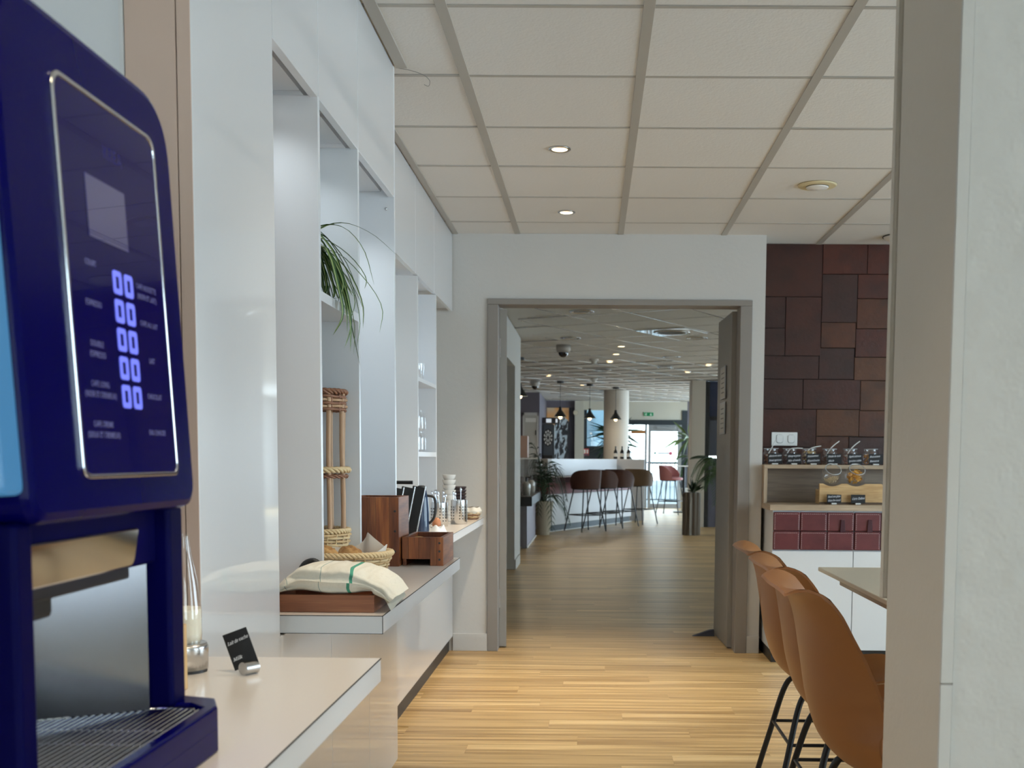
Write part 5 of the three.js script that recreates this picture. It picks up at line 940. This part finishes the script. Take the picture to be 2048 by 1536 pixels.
// reception counter by the hall wall with dispensers
{
  const t = thing('reception_desk', 'grey violet reception desk with a black slab top', 'desk', [-1.05, 0, -15.5]);
  part(t, 'front_panel', bx(-1.3, -0.835, 0.02, 0.54, -14.35, -16.6, 0.003), mat([0.26, 0.235, 0.29], 0.5)); part(t, 'corner_post', bx(-0.90, -0.83, 0, 0.54, -14.3, -14.35), mat([0.18, 0.17, 0.2], 0.5)); part(t, 'floor_trim', bx(-0.835, -0.82, 0, 0.02, -14.35, -16.6), M.white); part(t, 'black_top', bx(-1.3, -0.76, 0.54, 0.66, -14.2, -16.62, 0.004), M.black);
  for (const [z, lab] of [[-14.7, 'glass soap dispenser with a pump on the black desk, nearer the doorway'], [-15.9, 'glass soap dispenser with a pump on the black desk, nearer the bar']]) {
    const x = -0.86, b = thing('pump_dispenser', lab, 'dispenser', [x, 0.66, z]);
    part(b, 'bottle', lathe([[0, 0.001], [0.05, 0.001], [0.052, 0.14], [0.03, 0.17], [0.02, 0.18], [0, 0.18]], x, 0.66, z, 20), mat([0.32, 0.30, 0.27], 0.12, { clearcoat: 1 })); part(b, 'pump', [cyl(x, 0.84, 0.90, z, 0.015, 0.015, 12), rod(V(x, 0.895, z), V(x + 0.05, 0.895, z), 0.008)], M.black);
  }
  for (const z of [-15.0, -16.3]) { const s = thing('desk_screen', z > -15.5 ? 'clear upright screen on the black desk beside the hall wall' : 'clear upright screen on the black desk beside the palm', 'screen', [-1.0, 0.66, z], 'upright screens'); part(s, 'pane', bx(-1.03, -0.80, 0.661, 1.13, z, z - 0.008), M.glass); part(s, 'edge_strip', bx(-1.03, -0.80, 1.13, 1.145, z + 0.003, z - 0.011), M.white); }
  single('parcel_shelf', 'pinkish brown box fixed to the wall above the desk', 'box', [-1.2, 1.15, -16.2], bx(-1.6, -0.93, 1.15, 1.46, -16.1, -16.5, 0.004), mat([0.36, 0.24, 0.20], 0.6));
  single('wall_post', 'slim grey post standing behind the reception desk', 'post', [-1.0, 0, -16.9], bx(-1.02, -0.96, 0, 1.3, -16.85, -16.92, 0.003), mat([0.25, 0.22, 0.20], 0.6));
}
// palms: arching fronds of narrow leaflets
function frond(t, o, dir, len, rise, droop, w, m, n = 22, ll = 0.22) {
  const s = V(-dir.z, 0, dir.x), c = new THREE.CatmullRomCurve3([o, o.clone().addScaledVector(dir, len * 0.35).add(V(0, rise, 0)), o.clone().addScaledVector(dir, len * 0.75).add(V(0, rise * 1.1 - droop * 0.35, 0)), o.clone().addScaledVector(dir, len).add(V(0, rise - droop, 0))]);
  const g = [new THREE.TubeGeometry(c, 12, 0.006, 5)];
  for (let i = 3; i < n; i++) for (const k of [-1, 1]) {
    const u = i / n, p = c.getPoint(u), d = c.getTangent(u), l = ll * Math.sin(Math.min(1, 0.35 + u * 0.75) * Math.PI * 0.86), e = p.clone().addScaledVector(s, k * l * 0.75).addScaledVector(d, l * 0.6).add(V(0, -l * 0.42, 0)), q = p.clone().lerp(e, 0.5).add(V(0, l * 0.1, 0));
    const a = new THREE.BufferGeometry(), wv = d.clone().multiplyScalar(w);
    a.setAttribute('position', new THREE.Float32BufferAttribute([p, q.clone().add(wv), q.clone().sub(wv), q.clone().add(wv), e, q.clone().sub(wv)].flatMap((v) => [v.x, v.y, v.z]), 3)); a.computeVertexNormals(); g.push(a);
  }
  part(t, 'frond', g, m);
}
function swordLeaves(t, o, n, len, m, spread = [0.2, 1.35]) {
  for (let k = 0; k < n; k++) {
    const a = rr(0, 6.28), el = rr(...spread), l = len * rr(0.7, 1.05), d = V(Math.cos(a) * Math.sin(el), Math.cos(el), Math.sin(a) * Math.sin(el)), e = o.clone().addScaledVector(d, l).add(V(0, -0.12 * el * l, 0)), q = o.clone().addScaledVector(d, l * 0.45), r = rr(-1.4, 1.4), s0 = V(-Math.sin(a), 0, Math.cos(a)), s = s0.clone().multiplyScalar(Math.cos(r)).addScaledVector(d.clone().cross(s0), Math.sin(r)).multiplyScalar(0.030);
    const g = new THREE.BufferGeometry(); g.setAttribute('position', new THREE.Float32BufferAttribute([o, q.clone().add(s), q.clone().sub(s), q.clone().add(s), e, q.clone().sub(s)].flatMap((v) => [v.x, v.y, v.z]), 3)); g.computeVertexNormals(); g.setAttribute('uv', new THREE.BufferAttribute(new Float32Array(12), 2));
    part(t, 'leaf', g, m);
  }
}
{
  const green = (a, b, c) => mat([a, b, c], 0.5, { side: THREE.DoubleSide, transmission: 0.3, thickness: 0 });
  const dark = green(0.022, 0.055, 0.026), mid = green(0.05, 0.12, 0.035), lime = green(0.12, 0.18, 0.05);
  // palm in a white tapered pot by the desk
  let c, t = thing('potted_palm', 'potted palm in a cream tapered pot between desk and bar', 'plant', [-0.73, 0, -16.85]);
  c = [-0.73, 0, -16.85];
  part(t, 'pot', lathe([[0, 0], [0.09, 0], [0.15, 0.48], [0.16, 0.50], [0.14, 0.50], [0.13, 0.46], [0, 0.46]], ...c, 28), mat([0.50, 0.46, 0.37], 0.5));
  for (let k = 0; k < 8; k++) { const a = k / 8 * 6.283 + 0.3; frond(t, V(c[0], 0.5, c[2]), V(Math.cos(a), 0, Math.sin(a)), rr(0.25, 0.4), rr(0.3, 0.75), rr(0.45, 0.85), 0.011, dark); }
  frond(t, V(c[0], 0.5, c[2]), V(-0.8, 0, 0.5).normalize(), 0.5, 0.85, 0.25, 0.011, dark); frond(t, V(c[0], 0.5, c[2]), V(0.9, 0, 0.4).normalize(), 0.45, 0.1, 0.45, 0.011, dark);
  // two ribbed planters
  const fluted = (x, z, r, h) => { const pts = []; for (let i = 0; i < 96; i++) { const a = i / 96 * 6.2832, q = r + 0.012 * Math.cos(a * 10); pts.push(new THREE.Vector2(Math.cos(a) * q, Math.sin(a) * q)); } return new THREE.ExtrudeGeometry(new THREE.Shape(pts), { depth: h, bevelEnabled: false }).rotateX(-Math.PI / 2).translate(x, 0, z); };
  const bronze = mat([0.17, 0.145, 0.12], 0.35, { metalness: 0.5 });
  for (const [x, z, lab] of [[1.50, -17.1, 'tall ribbed bronze planter with a palm beside the bar aisle'], [2.02, -17.05, 'tall ribbed bronze planter with a palm by the open door leaf']]) {
    const p = thing('planter', lab, 'planter', [x, 0, z]); part(p, 'pot', fluted(x, z, 0.125, 0.64), bronze); part(p, 'soil', cyl(x, 0.60, 0.645, z, 0.11, 0.11, 24), M.black);
    if (x > 1.7) { for (let k = 0; k < 12; k++) { const a = k / 12 * 6.283; frond(p, V(x - 0.12, 0.92, z), V(Math.cos(a), 0, Math.sin(a)), rr(0.35, 0.48), rr(0.05, 0.3), rr(0.2, 0.6), 0.010, mid, 24, 0.2); } frond(p, V(x - 0.12, 0.92, z), V(-1, 0, 0.1), 0.42, 0.25, 0.0, 0.010, dark, 24, 0.16); frond(p, V(x - 0.12, 0.92, z), V(-1, 0, 0.1), 0.44, 0.0, 0.4, 0.010, dark, 24, 0.2); part(p, 'stem', rod(V(x, 0.62, z), V(x - 0.12, 0.94, z), 0.03, 0.022, 10), lime); } else swordLeaves(p, V(x + 0.02, 0.64, z), 14, 0.25, dark);
  }
  // sword-leaved plant behind the round column, and one by the exit
  {
    const [x, z] = [0.47, -23.25], y = thing('yucca', 'dark sword-leaved yucca standing behind the round column', 'plant', [x, 0, z]);
    part(y, 'pot', lathe([[0, 0], [0.16, 0], [0.2, 0.4], [0, 0.4]], x, 0, z, 24), M.black); part(y, 'trunk', cyl(x, 0.4, 1.62, z, 0.045, 0.035, 12), mat([0.15, 0.11, 0.07], 0.8));
    swordLeaves(y, V(x, 1.62, z), 60, 0.70, green(0.018, 0.06, 0.03), [0.7, 2.6]); swordLeaves(y, V(x, 1.4, z), 36, 0.66, green(0.016, 0.05, 0.028), [1.1, 2.5]);
  }
  const p = thing('exit_plant', 'bright green hanging plant growing up beside the exit door', 'plant', [2.12, 0, -25.0]);
  part(p, 'pot', lathe([[0, 0], [0.16, 0], [0.2, 0.5], [0, 0.5]], 2.12, 0, -25.0, 24), M.white); part(p, 'trunk', cyl(2.12, 0.5, 1.62, -25.0, 0.03, 0.025, 10), mat([0.3, 0.25, 0.12], 0.8)); swordLeaves(p, V(2.12, 1.6, -25.0), 46, 0.72, lime, [0.5, 2.9]); swordLeaves(p, V(2.12, 1.2, -25.0), 24, 0.5, mid, [1.2, 2.9]);
}
// dart machine, mural, wall signs, round wall lamp, tall dark cabinet, inner door
{
  const t = thing('dart_machine', 'dark grey electronic dart machine with a round board', 'dart board', [-0.98, 0, -24.2]);
  const shellM = mat([0.07, 0.085, 0.105], 0.45);
  part(t, 'cabinet', bx(-1.07, -0.835, 0, 1.86, -24.0, -24.4, 0.02), shellM); part(t, 'tray', bx(-1.05, -0.85, 1.12, 1.2, -23.93, -24.0, 0.008), M.black);
  part(t, 'side_panel', bx(-0.835, -0.82, 0, 1.84, -24.0, -24.4, 0.004), M.black); part(t, 'header_box', bx(-1.07, -0.70, 1.87, 1.99, -23.95, -24.3, 0.005), mat([0.03, 0.03, 0.04], 0.3));
  part(t, 'header_screen', bx(-0.99, -0.88, 1.885, 1.965, -23.945, -23.951), mat([0.4, 0.42, 0.45], 0.3, { emissive: lin(0.5, 0.55, 0.6), emissiveIntensity: 1 })); part(t, 'header_screen', bx(-0.79, -0.75, 1.885, 1.965, -23.945, -23.951), mat([0.4, 0.42, 0.45], 0.3, { emissive: lin(0.5, 0.55, 0.6), emissiveIntensity: 1 }));
  const cx = -0.95, cy = 1.57, z = -23.985, sy = 1.75, face = part(t, 'board_face', new THREE.CylinderGeometry(0.105, 0.105, 0.02, 40).rotateX(Math.PI / 2).translate(cx, cy, -23.995).applyMatrix4(new THREE.Matrix4().makeTranslation(0, cy, 0).multiply(new THREE.Matrix4().makeScale(1, sy, 1)).multiply(new THREE.Matrix4().makeTranslation(0, -cy, 0))), M.black);
  for (let k = 0; k < 10; k++) { const a0 = k / 10 * 6.2832 + 0.10, a1 = a0 + 0.36; for (const [r0, r1] of [[0.022, 0.055], [0.066, 0.092]]) { const s = new THREE.Shape(); s.moveTo(Math.cos(a0) * r0, Math.sin(a0) * r0); s.lineTo(Math.cos(a0) * r1, Math.sin(a0) * r1); s.lineTo(Math.cos(a1) * r1, Math.sin(a1) * r1); s.lineTo(Math.cos(a1) * r0, Math.sin(a1) * r0); part(face, 'segment', new THREE.ExtrudeGeometry(s, { depth: 0.004, bevelEnabled: false }).scale(1, sy, 1).translate(cx, cy, z), M.white); } }
  const mural = thing('mural', 'black and white mountain mural on the dark wall by the dart machine', 'mural', [-0.85, 1.2, -26.18]);
  const tex = canvasTex(256, 512, (c, w, h) => {
    const img = c.createImageData(w, h);
    for (let y = 0; y < h; y++) for (let x = 0; x < w; x++) {
      const u = x / w, v = y / h, ridge = 0.10 + 0.25 * Math.abs(u - 0.62) + 0.05 * vnoise(u * 12, 3), n = vnoise(u * 14 + v * 10, v * 16) * 0.6 + vnoise(u * 40 + v * 24, v * 44) * 0.4, i = (y * w + x) * 4;
      let col = v < ridge ? mixc([0.92, 0.82, 0.70], [0.98, 0.70, 0.42], vnoise(u * 5, v * 9)) : n > 0.53 && u < 0.78 - v * 0.1 ? [0.82, 0.88, 0.92] : mixc([0.16, 0.18, 0.21], [0.36, 0.34, 0.36], n);
      if (u > 0.80) col = mixc([0.13, 0.15, 0.20], [0.30, 0.28, 0.32], vnoise(u * 30 - v * 9, v * 5));
      for (let k = 0; k < 3; k++) img.data[i + k] = col[k] * 255; img.data[i + 3] = 255;
    }
    c.putImageData(img, 0, 0);
  });
  part(mural, 'backing', bx(-1.07, -0.43, 0.5, 2.30, -26.182, -26.198), M.black); part(mural, 'print', new THREE.PlaneGeometry(0.635, 1.79).translate(-0.75, 1.4, -26.1815), mat([1, 1, 1], 0.5, { map: tex }));
  const ex = thing('exit_sign', 'green emergency exit sign above the glass exit door', 'sign', [1.28, 2.12, -26.19]);
  part(ex, 'housing', bx(1.165, 1.395, 2.115, 2.205, -26.17, -26.2, 0.004), M.white);
  part(ex, 'pictogram', new THREE.PlaneGeometry(0.224, 0.084).translate(1.28, 2.16, -26.169), mat([1, 1, 1], 0.5, { map: canvasTex(256, 96, (c) => { c.fillStyle = '#0f8f57'; c.fillRect(0, 0, 256, 96); c.fillStyle = '#dff5ea'; c.beginPath(); c.arc(62, 22, 10, 0, 7); c.fill(); c.lineWidth = 11; c.strokeStyle = '#dff5ea'; c.beginPath(); c.moveTo(30, 48); c.lineTo(60, 36); c.lineTo(82, 52); c.moveTo(60, 38); c.lineTo(56, 62); c.lineTo(76, 88); c.moveTo(56, 62); c.lineTo(30, 80); c.stroke(); c.fillRect(176, 14, 16, 44); c.beginPath(); c.moveTo(150, 52); c.lineTo(218, 52); c.lineTo(184, 86); c.fill(); }) }));
  const red = thing('fire_sign', 'red fire equipment notice on the window post', 'sign', [-0.15, 1.2, -26.15]);
  part(red, 'board', bx(-0.22, -0.09, 1.2, 1.36, -26.16, -26.175), mat([0.62, 0.05, 0.04], 0.5)); part(red, 'white_panel', bx(-0.205, -0.165, 1.25, 1.34, -26.158, -26.161), M.white); part(red, 'white_panel', bx(-0.145, -0.105, 1.25, 1.34, -26.158, -26.161), M.white); part(red, 'caption_strip', bx(-0.21, -0.10, 1.205, 1.235, -26.158, -26.161), mat([0.1, 0.1, 0.15], 0.5));
  const rl = thing('wall_disc', 'small round cream wall disc beside the mural', 'wall disc', [-0.40, 2.18, -26.09]); part(rl, 'rim', new THREE.CylinderGeometry(0.062, 0.062, 0.03, 32).rotateX(Math.PI / 2).translate(-0.40, 2.18, -26.085), mat([0.45, 0.42, 0.36], 0.5)); part(rl, 'face', new THREE.CylinderGeometry(0.052, 0.052, 0.012, 32).rotateX(Math.PI / 2).translate(-0.40, 2.18, -26.066), mat([0.70, 0.65, 0.52], 0.4));
  const d = struct('door_4', [-1.26, 0, -22.89]); part(d, 'leaf', bx(-1.39, -1.13, 0.01, 2.0, -22.87, -22.9, 0.003), mat([0.50, 0.50, 0.48], 0.5)); part(d, 'frame', [bx(-1.42, -1.39, 0, 2.05, -22.86, -22.9), bx(-1.13, -1.10, 0, 2.05, -22.86, -22.9), bx(-1.42, -1.10, 2.0, 2.05, -22.86, -22.9)], mat([0.6, 0.6, 0.6], 0.5)); part(d, 'vent', bx(-1.36, -1.15, 1.86, 1.94, -22.865, -22.871), M.white); part(d, 'handle', bx(-1.165, -1.145, 1.60, 1.70, -22.85, -22.87, 0.003), M.black);
  const cab = thing('tall_cabinet', 'tall dark blue cabinet beside the square hall column', 'cabinet', [2.2, 0, -19.3]);
  const bl = mat([0.012, 0.018, 0.05], 0.4); part(cab, 'post', bx(1.88, 1.95, 0, 2.44, -19.05, -19.5, 0.004), M.black); part(cab, 'panel', bx(1.955, 2.9, 1.86, 2.44, -19.08, -19.5, 0.004), bl); part(cab, 'panel', bx(1.955, 2.9, 1.2, 1.80, -19.08, -19.5, 0.004), mat([0.05, 0.055, 0.075], 0.4)); part(cab, 'panel', bx(1.955, 2.9, 0.0, 1.16, -19.08, -19.5, 0.004), mat([0.10, 0.10, 0.14], 0.4)); part(cab, 'rail', bx(1.955, 2.9, 1.80, 1.86, -19.06, -19.5), M.black);
  single('wood_lintel', 'orange brown wooden strip across the side pane of the exit', 'strip', [1.05, 1.72, -26.15], bx(0.88, 1.2, 1.715, 1.785, -26.14, -26.2, 0.003), mat([0.52, 0.22, 0.07], 0.5));
  const stk = thing('door_sticker', 'green and pink arrow sticker on the exit door glass', 'sticker', [1.6, 1.24, -26.22]);
  part(stk, 'green_dot', new THREE.CylinderGeometry(0.03, 0.03, 0.003, 20).rotateX(Math.PI / 2).translate(1.44, 1.27, -26.225), mat([0.02, 0.25, 0.22], 0.5)); part(stk, 'blue_band', bx(1.50, 1.78, 1.252, 1.288, -26.224, -26.227), mat([0.35, 0.6, 0.7], 0.5)); part(stk, 'pink_patch', new THREE.CylinderGeometry(0.045, 0.045, 0.003, 20).rotateX(Math.PI / 2).translate(1.80, 1.265, -26.225), mat([0.8, 0.2, 0.3], 0.5));
  // outside: railing and pale buildings
  const rail = thing('terrace_railing', 'pale blue metal railing outside the exit door', 'railing', [1.7, 0, -29]);
  part(rail, 'hand_rail', bx(-3, 6, 1.02, 1.06, -29, -29.05), mat([0.06, 0.09, 0.11], 0.5)); for (const x of [-2.9, 0.2, 3, 5.9]) part(rail, 'post', rod(V(x, -0.02, -29.03), V(x, 1.04, -29.03), 0.025), mat([0.06, 0.09, 0.11], 0.5)); part(rail, 'lower_rail', bx(-3, 6, 0.08, 0.11, -29, -29.04), mat([0.06, 0.09, 0.11], 0.5)); for (let x = -1.0; x < 5.0; x += 0.115) part(rail, 'baluster', rod(V(x, 0.1, -29.02), V(x, 1.03, -29.02), 0.012, 0.012, 6), mat([0.06, 0.10, 0.13], 0.5));
  const hs = thing('outside_building', 'pale blue building across the terrace', 'building', [0, 0, -48]);
  part(hs, 'wall', bx(-12, 0.6, -0.2, 5.5, -46, -50), mat([0.10, 0.17, 0.22], 0.8)); part(hs, 'wall', bx(3.6, 4.6, -0.2, 7, -46, -47), mat([0.07, 0.15, 0.22], 0.8)); for (let k = 0; k < 5; k++) part(hs, 'window', bx(-5 + k * 1.1, -4.4 + k * 1.1, 1.4, 2.9, -45.9, -46.02), mat([0.05, 0.09, 0.12], 0.3));
}
renderer.render(scene, camera);
